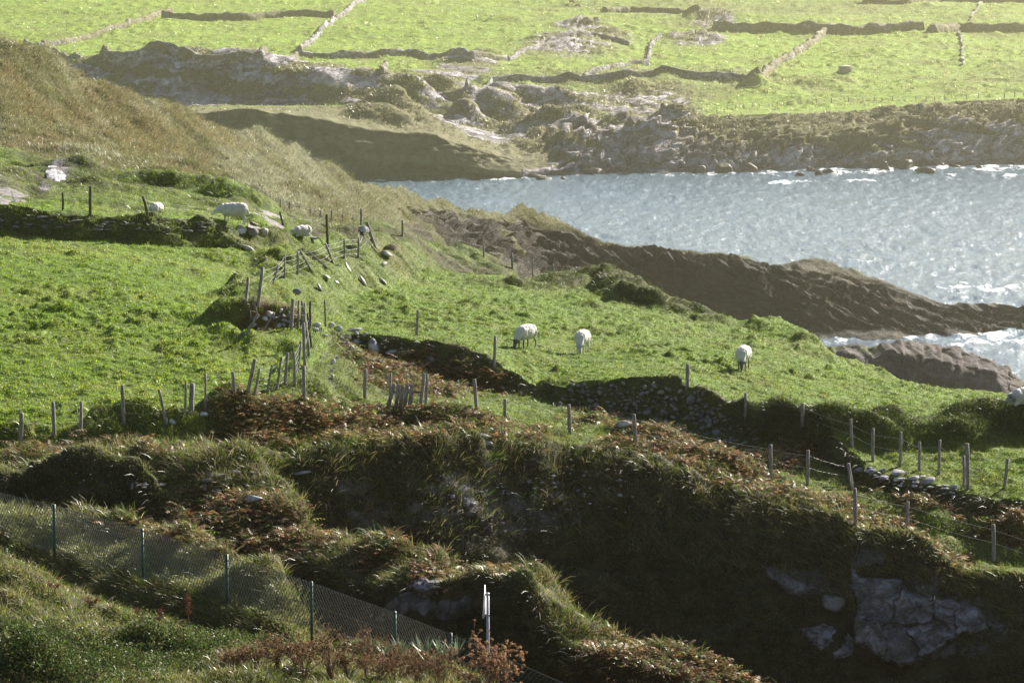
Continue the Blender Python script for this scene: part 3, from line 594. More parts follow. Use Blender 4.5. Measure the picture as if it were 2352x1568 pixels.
# rough grass in tufts
def tufts(sh, n, k, w, seed, h0, h1, w0, w1, cols, spread=.10, lean=.5, wind=(-.35, -.1, 0), hm=None, lens=1.0):
    p, nn_, ij, r = scatter(sh, n, w, seed)
    hh = r.uniform(h0, h1, n)*(.6+.8*r.random(n))
    P = np.repeat(p, k, 0); o = r.normal(size=(n*k, 3)); o[:, 2] *= .3
    P = P+o*spread*lens; P[:, 2] -= .02
    N_ = np.repeat(nn_, k, 0); d = unit(N_*.45+np.array([0, 0, .8])+o*lean+np.array(wind)*.5+np.repeat(r.normal(size=(n, 3))*.2, k, 0))
    h = np.repeat(hh, k)*r.uniform(.5, 1.1, n*k); w_ = r.uniform(w0, w1, n*k)
    V, q, t = blades(P, d, h, w_, np.array(wind)+o*.35-np.array([0, 0, .25]), r)
    sel = np.repeat(r.integers(0, len(cols), n), k); c = tint(n*k, r, cols, .25, sel)
    return V, q, t, rep5(c)
OLIVE = [(.13, .15, .03), (.22, .20, .07), (.09, .13, .015), (.30, .26, .13), (.08, .14, .012), (.20, .16, .06)]
SHADE_OLIVE = [(.016, .024, .006), (.026, .025, .009), (.012, .018, .004), (.02, .015, .008), (.045, .042, .02)]  # near-black blades for gully and bank faces, shade put into the colour
wr = np.clip(RGH*(1-BRK*.35)*(1-ROCK*1.2), 0, 1)
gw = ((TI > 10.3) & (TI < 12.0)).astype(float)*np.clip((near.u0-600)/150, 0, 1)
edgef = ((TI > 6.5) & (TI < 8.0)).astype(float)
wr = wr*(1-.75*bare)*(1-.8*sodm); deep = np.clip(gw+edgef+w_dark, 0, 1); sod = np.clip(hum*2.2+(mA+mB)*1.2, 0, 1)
strp = (TI > 4.08)*(TI < 4.55)*1.0
parts = [tufts(near, 9000, 8, strp, 25, .07, .18, .007, .014, [(.20, .26, .04), (.28, .30, .10), (.34, .33, .17)]),
         tufts(near, 24000, 9, wr*(1-deep)*(TI < 10.2), 11, .11, .27, .007, .014, OLIVE),
         tufts(near, 14000, 8, wr*(1-deep)*(TI >= 10.2), 12, .10, .26, .009, .017, [(.12, .18, .015), (.15, .21, .02), (.10, .13, .02), (.2, .2, .06)]),
         tufts(near, 15000, 8, np.clip(1-ROCK*1.5-bare*.8, 0, 1)*deep, 13, .15, .45, .010, .020, SHADE_OLIVE, wind=(-.2, -.3, -.5)),
         tufts(near, 5000, 8, sod, 19, .06, .16, .012, .022, [(.03, .055, .006), (.05, .08, .01), (.035, .035, .012), (.09, .13, .015)]),  # hummock and mound blades coloured dark to mimic shade on their faces
         tufts(near, 3000, 8, (TI > 11.6)*(TI < 12.3)*1.0+(TI > 8.6)*(TI < 9.6)+(TI > 4.7)*(TI < 5.2), 14, .3, .55, .010, .018, OLIVE)]
grass('rough_grass', 'long straw coloured and olive grass over the banks and gully sides', parts, M_rough)
hp = sstep(0, .3, fbm(hX/5, hY/8, 4, 301)+.35*np.exp(-((head.u0-620)/260)**2))
parts = [tufts(head, 26000, 8, hill*sstep(1.0, 1.3, head.t)*(head.t < 5.4)*(1-hp)*(1-head.mat[..., 1]), 15, .2, .48, .02, .038, [(.20, .20, .08), (.14, .16, .05), (.10, .13, .035), (.26, .24, .13), (.16, .13, .06)], spread=.3),
         tufts(head, 15000, 8, hill*sstep(1.0, 1.3, head.t)*(head.t < 5.4)*hp*(1-head.mat[..., 1]), 17, .2, .48, .02, .038, [(.38, .37, .26), (.26, .27, .16), (.18, .20, .09)], spread=.3),
         tufts(head, 15000, 8, hill*sstep(1.0, 1.3, head.t)*(head.t < 5.4)*head.mat[..., 1], 18, .2, .48, .02, .038, [(.25, .19, .10), (.17, .14, .06), (.28, .25, .14), (.14, .15, .05)], spread=.3),
         tufts(head, 4000, 5, rk*(head.t > 4.4)*(head.t < 5.3)*(head.u0 < 1600), 16, .2, .4, .03, .06, [(.09, .09, .035), (.07, .075, .025), (.16, .15, .07)], spread=.3)]
grass('hill_grass', 'pale windblown moor grass on the hill above the bay', parts, M_rough)
fgm = (fr.t > 4.4)*np.clip(1-fr.mat[..., 0]*2, 0, 1)*(fr.t < 9.2)
parts = [tufts(fr, 16000, 4, fgm, 23, .35, .8, .12, .28, [(.36, .36, .16), (.30, .34, .10), (.42, .38, .22), (.20, .26, .05)], spread=.35), tufts(fr, 6000, 4, (fr.t > 3.2)*np.clip(fr.mat[..., 2]-fr.mat[..., 0], 0, 1), 24, .35, .8, .15, .3, [(.22, .22, .12), (.3, .27, .16)], spread=.35)]
grass('far_field_grass', 'pale tussocks dotting the green fields across the bay', parts, M_rough)
# bracken fronds
def bracken(sh, n, w, seed, L0, L1, cols, kk=5):
    p, nn_, ij, r = scatter(sh, n, w, seed)
    az = r.uniform(0, 2*math.pi, n); out = np.stack([np.cos(az), np.sin(az), np.zeros(n)], 1); el = r.uniform(.35, 1.2, n)
    L_ = r.uniform(L0, L1, n)[:, None]; up = np.array([0, 0, 1.0]); side = np.stack([-np.sin(az), np.cos(az), r.normal(size=n)*.25], 1)
    pts = [p+L_*(out*(s*np.cos(el)[:, None]+s*s*.25)+up*(s*np.sin(el)[:, None]-.42*s*s)) for s in (0, .3, .5, .68, .84, 1.0)]
    V = []; Fi = []; vn = 0; tri = []
    Vs = np.stack(pts, 1)                                  # n,6,3
    A = []
    for j in range(1, 5):
        b = Vs[:, j]; nx = Vs[:, j+1]; wd = L_*.30*(1-j/6.2)
        for sg in (-1, 1):
            tip = b+side*sg*wd+(nx-b)*.6-up*wd*(.25+.2*r.random((n, 1))); A.append(np.stack([b, nx*.75+b*.25, tip], 1))
    A.append(np.stack([Vs[:, 4], Vs[:, 5], Vs[:, 4]+side*.04], 1)); A.append(np.stack([Vs[:, 0]-side*.006, Vs[:, 0]+side*.006, Vs[:, 2]], 1))
    A = np.stack(A, 1); nt_ = A.shape[1]; V = A.reshape(-1, 3); tri = np.arange(len(V)).reshape(-1, 3)
    c = tint(n, r, cols, .28); c = np.repeat(c, nt_*3, 0)
    return V, tri, c
RUST = [(.26, .13, .055), (.32, .18, .08), (.18, .08, .035), (.38, .26, .13), (.13, .07, .035), (.24, .22, .06), (.12, .17, .03), (.16, .16, .04)]
zone = BRK*(TI < 15.7)
Vb, Tb, Cb = bracken(near, 17000, zone+.0*TI, 21, .28, .55, RUST)
o = make_mesh('bracken', Vb, Tb, M_brack, Cb, 'col'); tag(o, kind='stuff'); o['label'] = 'rust brown dead bracken along the gully rim and field edges'
zone2 = np.clip(w_front*(TI > 1.2)*(fbm(nX/1.5, nY/1.5, 3, 211) > .1)*.5+(TI > 13)*(TI < 14)*.04, 0, 1)
Vb, Tb, Cb = bracken(near, 5000, zone2, 22, .12, .26, [(.06, .10, .012), (.09, .13, .02), (.14, .12, .04), (.16, .07, .03)])
o = make_mesh('ferns_and_weeds', Vb, Tb, M_brack, Cb, 'col'); tag(o, kind='stuff'); o['label'] = 'small green and brown weeds scattered over the front banks'
# leafy nettles and brambles at the foot of the picture
lm = near.blob([(60,1480,110,30),(180,1520,130,45),(330,1520,130,40),(430,1500,80,30),(120,1560,160,40),(30,1540,80,30),(520,1500,60,25),(620,1510,70,18)], (0, 2.6))
p, nrm, ij, r = scatter(near, 42000, lm, 31); m = len(p)
p = p+nrm*0+np.array([0, 0, 1])*(r.random((m, 1))**.7)*.28+r.normal(size=(m, 3))*.03
d = unit(r.normal(size=(m, 3))+np.array([0, -.2, .3])); sd = unit(np.cross(d, r.normal(size=(m, 3)))); l = r.uniform(.035, .07, (m, 1))
V = np.stack([p, p+d*l*.5+sd*l*.32, p+d*l, p+d*l*.5-sd*l*.32], 1).reshape(-1, 3); q = (np.arange(m)*4)[:, None]+np.arange(4)
cc = np.repeat(tint(m, r, [(.035, .065, .010), (.06, .10, .015), (.02, .04, .008), (.11, .16, .035), (.10, .09, .03)], .25), 4, 0)
o = make_mesh('nettles', V, q, leaf_mat('nettle_leaves', .4, .03, .5), cc, 'col'); tag(o, kind='stuff'); o['label'] = 'dark green leafy nettles and brambles filling the foot of the bank'
# ================================================================== OBJECT HELPERS
def zs(x0, y0, k=1.68):                       # zoomed crop coordinates -> 2352-wide photo units
    f = 2352/4096
    return lambda x, y: ((x0+x/k)*f, (y0+y/k)*f)
ZA, ZB, ZC = zs(0, 900), zs(1350, 900), zs(2696, 900)
ZD, ZE, ZF = zs(0, 1798), zs(1350, 1798), zs(2696, 1798)
Z1, Z2, Z3 = zs(0, 0), zs(1350, 0), zs(2696, 0)
Z4, Z5 = zs(750, 800, 2352/900), zs(900, 1100, 2352/900)
def child(o, parent):
    o.parent = parent; o.matrix_parent_inverse = Matrix.Identity(4); o.location = Vector(o.location)-Vector(parent.location); return o
def local_mesh(name, V, Fc, mat, origin, parent=None, cols=None, attr='col', smooth=False):
    o = make_mesh(name, np.asarray(V)-np.asarray(origin), Fc, mat, cols, attr, smooth); o.location = Vector(origin)
    if parent is not None: child(o, parent)
    return o
def rod(P0, P1, r0, r1, n=8, seed=0, rings=5, wob=.0, cap=True):
    """tapered, slightly irregular round timber"""
    r = np.random.default_rng(seed); P0 = np.array(P0, float); P1 = np.array(P1, float); d = P1-P0; L_ = np.linalg.norm(d); d /= L_
    a = np.cross(d, [0, 1, .13]); a /= np.linalg.norm(a); b = np.cross(d, a); V = []
    off = r.normal(size=(rings, 2))*wob; irr = 1+r.normal(size=n)*.07
    for k in range(rings):
        t = k/(rings-1); c = P0+d*L_*t+a*off[k, 0]+b*off[k, 1]; rr_ = (r0*(1-t)+r1*t)
        for j in range(n):
            an = 2*math.pi*j/n; rad = rr_*irr[j]*(1+r.normal()*.04); V.append(c+(a*math.cos(an)+b*math.sin(an))*rad)
    Q = [(k*n+j, k*n+(j+1) % n, (k+1)*n+(j+1) % n, (k+1)*n+j) for k in range(rings-1) for j in range(n)]
    V.append(P1+d*r1*.12); c1 = len(V)-1; V.append(P0); c0 = len(V)-1
    T_ = [((rings-1)*n+j, (rings-1)*n+(j+1) % n, c1) for j in range(n)]+[((j+1) % n, j, c0) for j in range(n)]
    return np.array(V), [np.array(Q), np.array(T_)]
def merge(lst):
    V, Q, T_, off = [], [], [], 0
    for v, fs in lst:
        V.append(v)
        for f in fs:
            f = np.asarray(f)
            if len(f) == 0: continue
            (Q if f.shape[1] == 4 else T_).append(f+off)
        off += len(v)
    out = []
    if Q: out.append(np.concatenate(Q))
    if T_: out.append(np.concatenate(T_))
    return np.concatenate(V), out
def wire_geo(pts, rad):
    parts = []
    for a, b in zip(pts[:-1], pts[1:]):
        a = np.array(a); b = np.array(b); d = b-a; d = d/max(np.linalg.norm(d), 1e-6); s_ = np.cross(d, [0, 0, 1.]); s_ /= max(np.linalg.norm(s_), 1e-6); u_ = np.cross(s_, d)
        o3 = [s_*rad, -s_*.5*rad+u_*.87*rad, -s_*.5*rad-u_*.87*rad]
        V = np.array([a+x for x in o3]+[b+x for x in o3]); parts.append((V, [np.array([(0, 1, 4, 3), (1, 2, 5, 4), (2, 0, 3, 5)])]))
    return merge(parts)
M_wood = noisy_mat('weathered_wood', (.13, .115, .10), (.34, .31, .28), 9, .85, .25, .5, .01, (3, 3, .5))
M_woodd = noisy_mat('dark_old_wood', (.05, .042, .035), (.13, .11, .09), 9, .85, .2, .5, .01, (3, 3, .5))
M_wire = noisy_mat('galvanised_wire', (.22, .22, .21), (.4, .4, .38), 20, .4, .5, .1, .002, metal=.6)
M_greenpost = noisy_mat('green_coated_steel', (.008, .05, .035), (.015, .085, .06), 20, .4, .5, .1, .002)
M_mesh = noisy_mat('dark_green_wire', (.012, .022, .018), (.035, .05, .045), 20, .32, .6, .1, .002)
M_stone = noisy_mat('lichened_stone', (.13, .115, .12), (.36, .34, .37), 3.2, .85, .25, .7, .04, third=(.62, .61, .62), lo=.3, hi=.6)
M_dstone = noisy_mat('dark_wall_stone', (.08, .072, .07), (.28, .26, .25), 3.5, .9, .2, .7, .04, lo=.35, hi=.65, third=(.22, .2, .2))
M_slab = noisy_mat('pale_slab', (.20, .17, .17), (.5, .46, .46), 4, .55, .5, .5, .03)
# ------------------------------------------------------------------ post and wire fences
PX1 = 3840*S
def fence(name, label, posts, conv=None, hitter=None, wires=(.35, .62, .88), group=None, wmat=None, wr_=.0035, wire_breaks=(), pmats=None, tmin=0, leanD=.0, cat='fence', wmin=.035):
    P = []; seed = abs(hash(label)) % 1000 if False else sum(map(ord, label)) % 997
    for k, pp in enumerate(posts):
        tx, ty, bx, by, w = pp[:5]
        cv = conv if conv else (lambda a, b: (a, b))
        if len(pp) > 5 and callable(pp[5]): cv = pp[5]
        (tu, tv), (bu, bv) = cv(tx, ty), cv(bx, by)
        b = (hitter or HN).px(bu, bv, tmin); D = b[1]; t = pt(tu, tv, D+leanD*(k % 3-1))
        wpx = abs(cv(tx+w, ty)[0]-tu); rad = max(wpx*D/F*.5, wmin)
        P.append((b, t, rad))
    root = empty(name, P[0][0], label, cat, group)
    for k, (b, t, rad) in enumerate(P):
        d = (t-b)/np.linalg.norm(t-b); V, Fc = rod(b-d*.22, t, rad*1.04, rad*.96, 9, seed+k, 5, rad*.10)
        m = M_wood if not pmats else pmats[k % len(pmats)]
        local_mesh('post', V, Fc, m, b, root)
    rg = np.random.default_rng(seed)
    for f in wires:
        W = []
        for k in range(len(P)-1):
            if k in wire_breaks:
                if W: V, Fc = merge(W); local_mesh('wire', V, Fc, wmat or M_wire, P[0][0], root)
                W = []; continue
            a = P[k][0]+(P[k][1]-P[k][0])*f; c = P[k+1][0]+(P[k+1][1]-P[k+1][0])*f; sag = rg.uniform(.02, .07)*min(1, np.linalg.norm(c-a)/3)
            W.append(wire_geo([a+(c-a)*q-np.array([0, 0, sag*4*q*(1-q)]) for q in np.linspace(0, 1, 7)], wr_))
        if W:
            V, Fc = merge(W); local_mesh('wire', V, Fc, wmat or M_wire, P[0][0], root)
    return root, P
fA = [(144,1262,142,1445,32),(358,1187,366,1425,26),(548,1186,544,1402,20),(820,1075,832,1342,25),(1068,1104,1115,1330,20),(1250,1055,1242,1278,17),(1289,1063,1286,1265,34),(1380,998,1382,1250,17),(1563,985,1577,1145,20)]
fence('post_and_wire_fence', 'weathered post and wire fence along the near edge of the left field', fA, ZA, group='post and wire fences round the near fields', tmin=12, wires=(.3, .55, .8, .95))
fB = [(1712,900,1663,1140,26),(1746,963,1712,1132,18),(1828,938,1795,1120,16),(1893,887,1860,1108,18),(1932,857,1914,1072,22),(1974,850,1984,1080,18),(2020,780,2000,985,18),(2042,948,2047,1190,24)]
fence('post_and_wire_fence', 'short fence of leaning posts with five bright wires climbing the grassy corner bank', fB, ZA, group='post and wire fences round the near fields', wires=(.15, .35, .55, .75, .92), wire_breaks=(6,), wr_=.0045)
fC = [(845,490,882,832,26),(820,500,835,950,34),(860,400,905,755,22),(832,290,832,520,24),(805,270,808,500,30),(892,272,892,560,24),(772,265,765,560,20),(710,250,692,568,36),(640,325,515,545,24),(512,395,410,570,24),(350,410,205,630,28),(258,365,262,520,22),(290,225,330,390,22)]
fence('post_and_wire_fence', 'tangle of close set old posts leaning at the gap between the two grassy banks', fC, Z5, group='post and wire fences round the near fields', wires=(.5, .8), wire_breaks=(3, 4, 9, 10), tmin=14, pmats=[M_wood, M_wood, M_woodd])
fD = [(632,808,610,1085,34),(785,703,735,1110,34),(945,675,885,880,26),(1014,573,1013,800,24),(1150,540,1150,775,28),(1168,515,1285,722,24),(1255,535,1455,708,26),(1440,455,1522,655,28),(1637,405,1640,605,22),(1790,395,1788,602,24),(1780,315,1955,520,26),(1872,230,1965,498,38)]
fence('post_and_wire_fence', 'broken down fence with slanting posts and sagging wires on top of the long grassy bank', fD, Z4, group='post and wire fences round the near fields', wires=(.2, .45, .7, .93), wr_=.0065, tmin=15)
fE = [(422,1293,422,1410,16),(608,1252,606,1448,20),(960,1320,995,1458,18),(1880,1425,1905,1520,15),(2195,1440,2200,1672,18)]
fence('post_and_wire_fence', 'sparse fence of five posts on the dark bank where the sheep stand', fE, Z1, group='post and wire fences round the near fields', tmin=19, wires=(.55, .8), wr_=.0032, pmats=[M_woodd])
fF = [(1043,258,1050,540,22),(2015,370,2008,628,30)]
fF = [(*x, Z5) for x in fF]+[(1060,745,1052,948,20,ZB),(92,932,92,1085,24,ZC),(480,1127,480,1300,20,ZC),(862,1197,861,1350,25,ZC),(1187,1302,1197,1495,22,ZC),(1337,1365,1336,1587,22,ZC),(1525,1387,1520,1620,22,ZC),(1652,1455,1650,1650,20,ZC),(1787,1442,1780,1673,20,ZC),(1945,1548,1948,1763,20,ZC),(1968,1467,1975,1773,30,ZC),(2242,1568,2222,1763,24,ZC),(2480,1640,2478,1850,24,ZC)]
fence('post_and_wire_fence', 'long fence of widely spaced posts along the lip of the right hand sheep field', fF, group='post and wire fences round the near fields', tmin=14.5, wires=(.45, .8), wr_=.0032)
fG = [(1467,983,1465,1295,38,Z5),(1733,1022,1722,1380,26,Z5)]
fence('post_and_wire_fence', 'two posts standing just left of the little picket gate', fG, group='post and wire fences round the near fields', tmin=12, wires=(.5, .85), wr_=.0032)
fH = [(2112,1030,2100,1370,30,Z5)]+[(920,1035,935,1245,25,ZB),(1125,1168,1125,1285,24,ZB),(1552,1205,1560,1405,26,ZB),(1992,1270,2008,1500,26,ZB),(647,1475,652,1690,26,ZC),(902,1512,900,1745,24,ZC),(1170,1600,1195,1768,26,ZC),(1215,1767,1222,2016,26,ZC),(1570,1857,1565,2078,24,ZC),(2146,2009,2148,2257,26,ZC),(2700,2180,2700,2420,26,ZC)]
fence('post_and_wire_fence', 'fence of pale posts running down the rim of the dark gully from the picket gate', fH, group='post and wire fences round the near fields', tmin=12, wires=(.5, .85), wr_=.0032)
fI = [(1815,90,1812,265,24),(2247,208,2247,378,22)]
fI = [(*x, Z4) for x in fI]+[(980,130,985,215,12,ZB),(1172,190,1175,295,16,ZB),(1310,235,1312,330,10,ZB),(1447,262,1447,335,15,ZB)]
fence('post_and_wire_fence', 'thin posts standing along the skyline of the slope above the sea cliff', fI, group='post and wire fences round the near fields', tmin=19.5, wires=(.8,), wr_=.004)
fJ = [(1572,1285,1572,1330,12),(1640,1288,1655,1350,12),(1745,1285,1745,1375,10),(1815,1308,1815,1385,14),(1885,1340,1885,1408,11),(1945,1358,1945,1415,12),(2012,1378,2012,1422,10),(2087,1400,2087,1450,12),(2153,1412,2153,1480,11),(2230,1412,2230,1492,12),(2305,1435,2305,1505,12),(2372,1450,2372,1520,12)]
fence('post_and_wire_fence', 'small distant fence crossing the saddle at the foot of the brown hill', fJ, Z1, hitter=HH, wires=(.5, .9), wr_=.012)
fK = [(22,718,22,755,5),(60,738,60,768,5),(148,738,148,768,5),(220,735,220,765,5),(288,722,288,752,6),(357,712,357,742,5),(415,708,415,735,5),(468,700,468,728,5),(530,692,530,720,8),(573,700,573,725,5),(638,695,638,720,5),(695,682,695,712,6),(735,680,735,710,5),(763,680,763,708,6),(838,675,838,703,5),(853,672,853,700,6),(958,665,958,695,6),(1058,660,1058,690,6),(1172,658,1172,686,7),(1270,655,1270,684,6),(1348,650,1348,680,6),(1397,655,1397,682,5),(1467,648,1467,680,6),(1536,650,1536,680,5),(1625,645,1625,678,6),(1695,650,1695,680,6),(1752,648,1752,682,6),(1820,640,1820,675,7),(1895,642,1895,672,5),(1966,640,1966,670,6),(2045,630,2045,660,6),(2120,632,2120,660,5),(2220,628,2220,660,7),(2290,622,2290,655,7),(2350,620,2350,650,6)]
fence('post_and_wire_fence', 'far off cliff top fence edging the green fields across the bay', fK, Z3, hitter=HF, wires=(.9,), wr_=.02, tmin=3.9, wmin=.09)
# ------------------------------------------------------------------ picket gate
def plank(P0, P1, w, th, point=.0, seed=0, up=None):
    P0 = np.array(P0, float); P1 = np.array(P1, float); d = P1-P0; d /= np.linalg.norm(d); y = np.array([0, 1., 0]); y = y-d*(y@d); y /= np.linalg.norm(y); x = np.cross(d, y)
    sec = [(-w/2, -th/2), (w/2, -th/2), (w/2, th/2), (-w/2, th/2)]
    V = [P0+x*a+y*b for a, b in sec]+[P1+x*a+y*b for a, b in sec]
    if point:
        V += [P1+d*point+y*(-th/2), P1+d*point+y*(th/2)]
        Q = [(0, 1, 5, 4), (2, 3, 7, 6), (1, 2, 6, 5), (3, 0, 4, 7), (3, 2, 1, 0), (5, 6, 9, 8), (7, 4, 8, 9)]; T_ = [(4, 5, 8), (6, 7, 9)]
    else: Q = [(0, 1, 5, 4), (2, 3, 7, 6), (1, 2, 6, 5), (3, 0, 4, 7), (3, 2, 1, 0), (4, 5, 6, 7)]; T_ = []
    return np.array(V), [np.array(Q)]+([np.array(T_)] if T_ else [])
gb = pick(*Z5(1850, 1425), tmin=12); gD = gb[1]
gate = empty('picket_gate', gb, 'small grey picket gate leaning open between two posts beside the bracken', 'gate')
px5 = 2352/4096/(2352/900)*gD/F
for k, (tx, ty, bx, by) in enumerate([(1812,1150,1780,1430),(1855,1160,1828,1420),(1905,1155,1872,1415),(1953,1160,1928,1390),(1765,1148,1700,1400)]):
    t = pt(*Z5(tx, ty), gD-.02*k+.05); b = pt(*Z5(bx, by), gD-.02*k+.05); V, Fc = plank(b, t, 42*px5, .022, .06, k); local_mesh('picket', V, Fc, M_wood, b, gate)
for (x0, y0, x1, y1) in [(1745, 1220, 2075, 1222), (1715, 1372, 2050, 1400)]:
    a = pt(*Z5(x0, y0), gD+.09); b = pt(*Z5(x1, y1), gD+.09); V, Fc = plank(a, b, .07, .03); local_mesh('rail', V, Fc, M_woodd, a, gate)
b = pt(*Z5(2030, 1440), gD); t = pt(*Z5(2083, 1030), gD); V, Fc = rod(b-[0, 0, .2], t, 21*px5, 19*px5, 8, 5, 5, .008); local_mesh('gate_post', V, Fc, M_wood, b, gate)
# ------------------------------------------------------------------ chain link fence
cl_top = [(*ZD(-260, 228),), ZD(0, 288), ZD(362, 372), ZD(955, 535), ZD(1522, 708), ZD(2092, 890), ZE(385, 1090), ZE(760, 1235), ZE(1120, 1390), ZE(1560, 1580)]
cl_bot = [(-90, 1195), (0, 1232), ZD(367, 690), ZD(962, 895), ZD(1525, 1080), ZD(2095, 1190), ZE(388, 1370), ZE(760, 1540), ZE(1120, 1690), ZE(1560, 1890)]
clroot = None; CP = []
Ds = [106, 103.5, 102, 98.2, 95.4, 93, 90.7, 89, 88.6, 88]
for (a, b, D) in zip(cl_top, cl_bot, Ds): CP.append((pt(*b, D), pt(*a, D)))
clroot = empty('chain_link_fence', CP[0][0], 'dark green chain link fence slanting down across the near bank', 'fence')
for k, (b, t) in enumerate(CP):
    if k == 1: continue
    zg = HN.z(b[0], b[1]); d = (t-b)/np.linalg.norm(t-b)
    V, Fc = rod(b-d*.45, t+d*.02, .04, .04, 10, k, 3, 0); local_mesh('post', V, Fc, M_greenpost, b, clroot)
W = []
def cl_at(s_):        # position along the panel line (0..n-1), fraction up
    k = int(min(max(math.floor(s_), 0), len(CP)-2)); q = s_-k
    return CP[k][0]*(1-q)+CP[k+1][0]*q, CP[k][1]*(1-q)+CP[k+1][1]*q
acc = [0]; 
for k in range(len(CP)-1): acc.append(acc[-1]+np.linalg.norm(CP[k+1][0]-CP[k][0]))
def cl_len(l): s_ = np.interp(l, acc, range(len(acc))); return cl_at(float(s_))
Lc = acc[-1]; hgt = 1.3; step = .11
for sg in (1, -1):
    l = -hgt
    while l < Lc+hgt:
        pts_ = []
        for q in np.linspace(0, 1, 4):
            ll = l+sg*hgt*.62*(q-.5)
            if ll < 0 or ll > Lc: continue
            b, t = cl_len(ll); pts_.append(b*(1-q)+t*q+np.array([0, sg*.004, 0]))
        if len(pts_) > 1: W.append(wire_geo(pts_, .007))
        l += step
V, Fc = merge(W); local_mesh('chain_link_mesh', V, Fc, M_mesh, CP[0][0], clroot)
for f in (.985, .5, .03):
    V, Fc = wire_geo([cl_len(l)[0]*(1-f)+cl_len(l)[1]*f for l in np.linspace(0, Lc, 60)], .006); local_mesh('line_wire', V, Fc, M_mesh, CP[0][0], clroot)
# ------------------------------------------------------------------ road sign seen edge on
sD = 86.5; sb = pt(*ZE(1015, 1440), sD); stp = pt(*ZE(1010, 960), sD)
sign = empty('road_sign', sb, 'grey steel pole with a warning sign turned edge on behind the dead shrub', 'road sign')
sb2 = sb.copy(); sb2[2] = HN.z(sb[0], sb[1])-.2
M_steel = noisy_mat('galvanised_pole', (.30, .31, .38), (.42, .43, .52), 12, .5, .4, .1, .002, metal=.3)
V, Fc = rod([stp[0]+(stp[0]-sb[0])*-.8, sD, sb2[2]], stp, .036, .036, 16, 3, 3, 0); local_mesh('pole', V, Fc, M_steel, sb, sign, smooth=False)
def plate():
    top = pt(*ZE(986, 905), sD); bot = pt(*ZE(990, 1115), sD); hh = np.linalg.norm(top-bot); c0 = bot
    ax = np.array([.115, .9934, 0]); nrm = np.array([.9934, -.115, 0]); half = hh*.56; V = []
    for s_ in (-.008, .008):
        for (a, z) in [(-half, .03), (-half+.05, 0), (half-.05, 0), (half, .03), (.04, hh-.02), (0, hh), (-.04, hh-.02)]:
            V.append(c0+ax*a+np.array([0, 0, z])+nrm*s_)
    n = 7; fs = [list(range(n))[::-1], [n+i for i in range(n)]]
    Q = [(i, (i+1) % n, n+(i+1) % n, n+i) for i in range(n)]
    T_ = [(0, i+1, i) for i in range(1, n-1)]+[(n, n+i, n+i+1) for i in range(1, n-1)]
    return np.array(V), [np.array(Q), np.array(T_)]
V, Fc = plate(); local_mesh('sign_plate', V, Fc, noisy_mat('sign_back', (.42, .43, .45), (.55, .56, .58), 5, .4, .5, .05, .001, metal=.3), sb, sign)
for fz in (968, 1108):
    a = pt(*ZE(985, fz), sD); b = pt(*ZE(1012, fz+2), sD); V, Fc = plank(a-[.01, 0, 0], b+[.03, 0, 0], .045, .09); local_mesh('bracket', V, Fc, M_steel, sb, sign)
# ------------------------------------------------------------------ animals
def ell(c, r, rot=0, n=14):
    u = np.linspace(0, math.pi, n); w = np.linspace(0, 2*math.pi, 2*n, endpoint=False); V = []
    for a in u:
        for b in w: V.append((math.cos(a)*r[0], math.sin(a)*math.cos(b)*r[1], math.sin(a)*math.sin(b)*r[2]))
    V = np.array(V); cr, sr = math.cos(rot), math.sin(rot); V = V@np.array([[cr, 0, sr], [0, 1, 0], [-sr, 0, cr]]); V += c
    m = 2*n; Q = [(i*m+j, i*m+(j+1) % m, (i+1)*m+(j+1) % m, (i+1)*m+j) for i in range(n-1) for j in range(m)]
    return V, [np.array(Q)]
def animal_mesh(parts, voxel=.018, smooth=2):
    V, Fc = merge(parts); me = bpy.data.meshes.new('tmp'); me.from_pydata([tuple(v) for v in V], [], [tuple(int(i) for i in f) for g in Fc for f in g]); me.update()
    o = bpy.data.objects.new('tmp', me); C.objects.link(o); m = o.modifiers.new('r', 'REMESH'); m.mode = 'VOXEL'; m.voxel_size = voxel
    s_ = o.modifiers.new('s', 'SMOOTH'); s_.factor = .5; s_.iterations = smooth
    dg = bpy.context.evaluated_depsgraph_get(); new = bpy.data.meshes.new_from_object(o.evaluated_get(dg)); bpy.data.objects.remove(o); return new
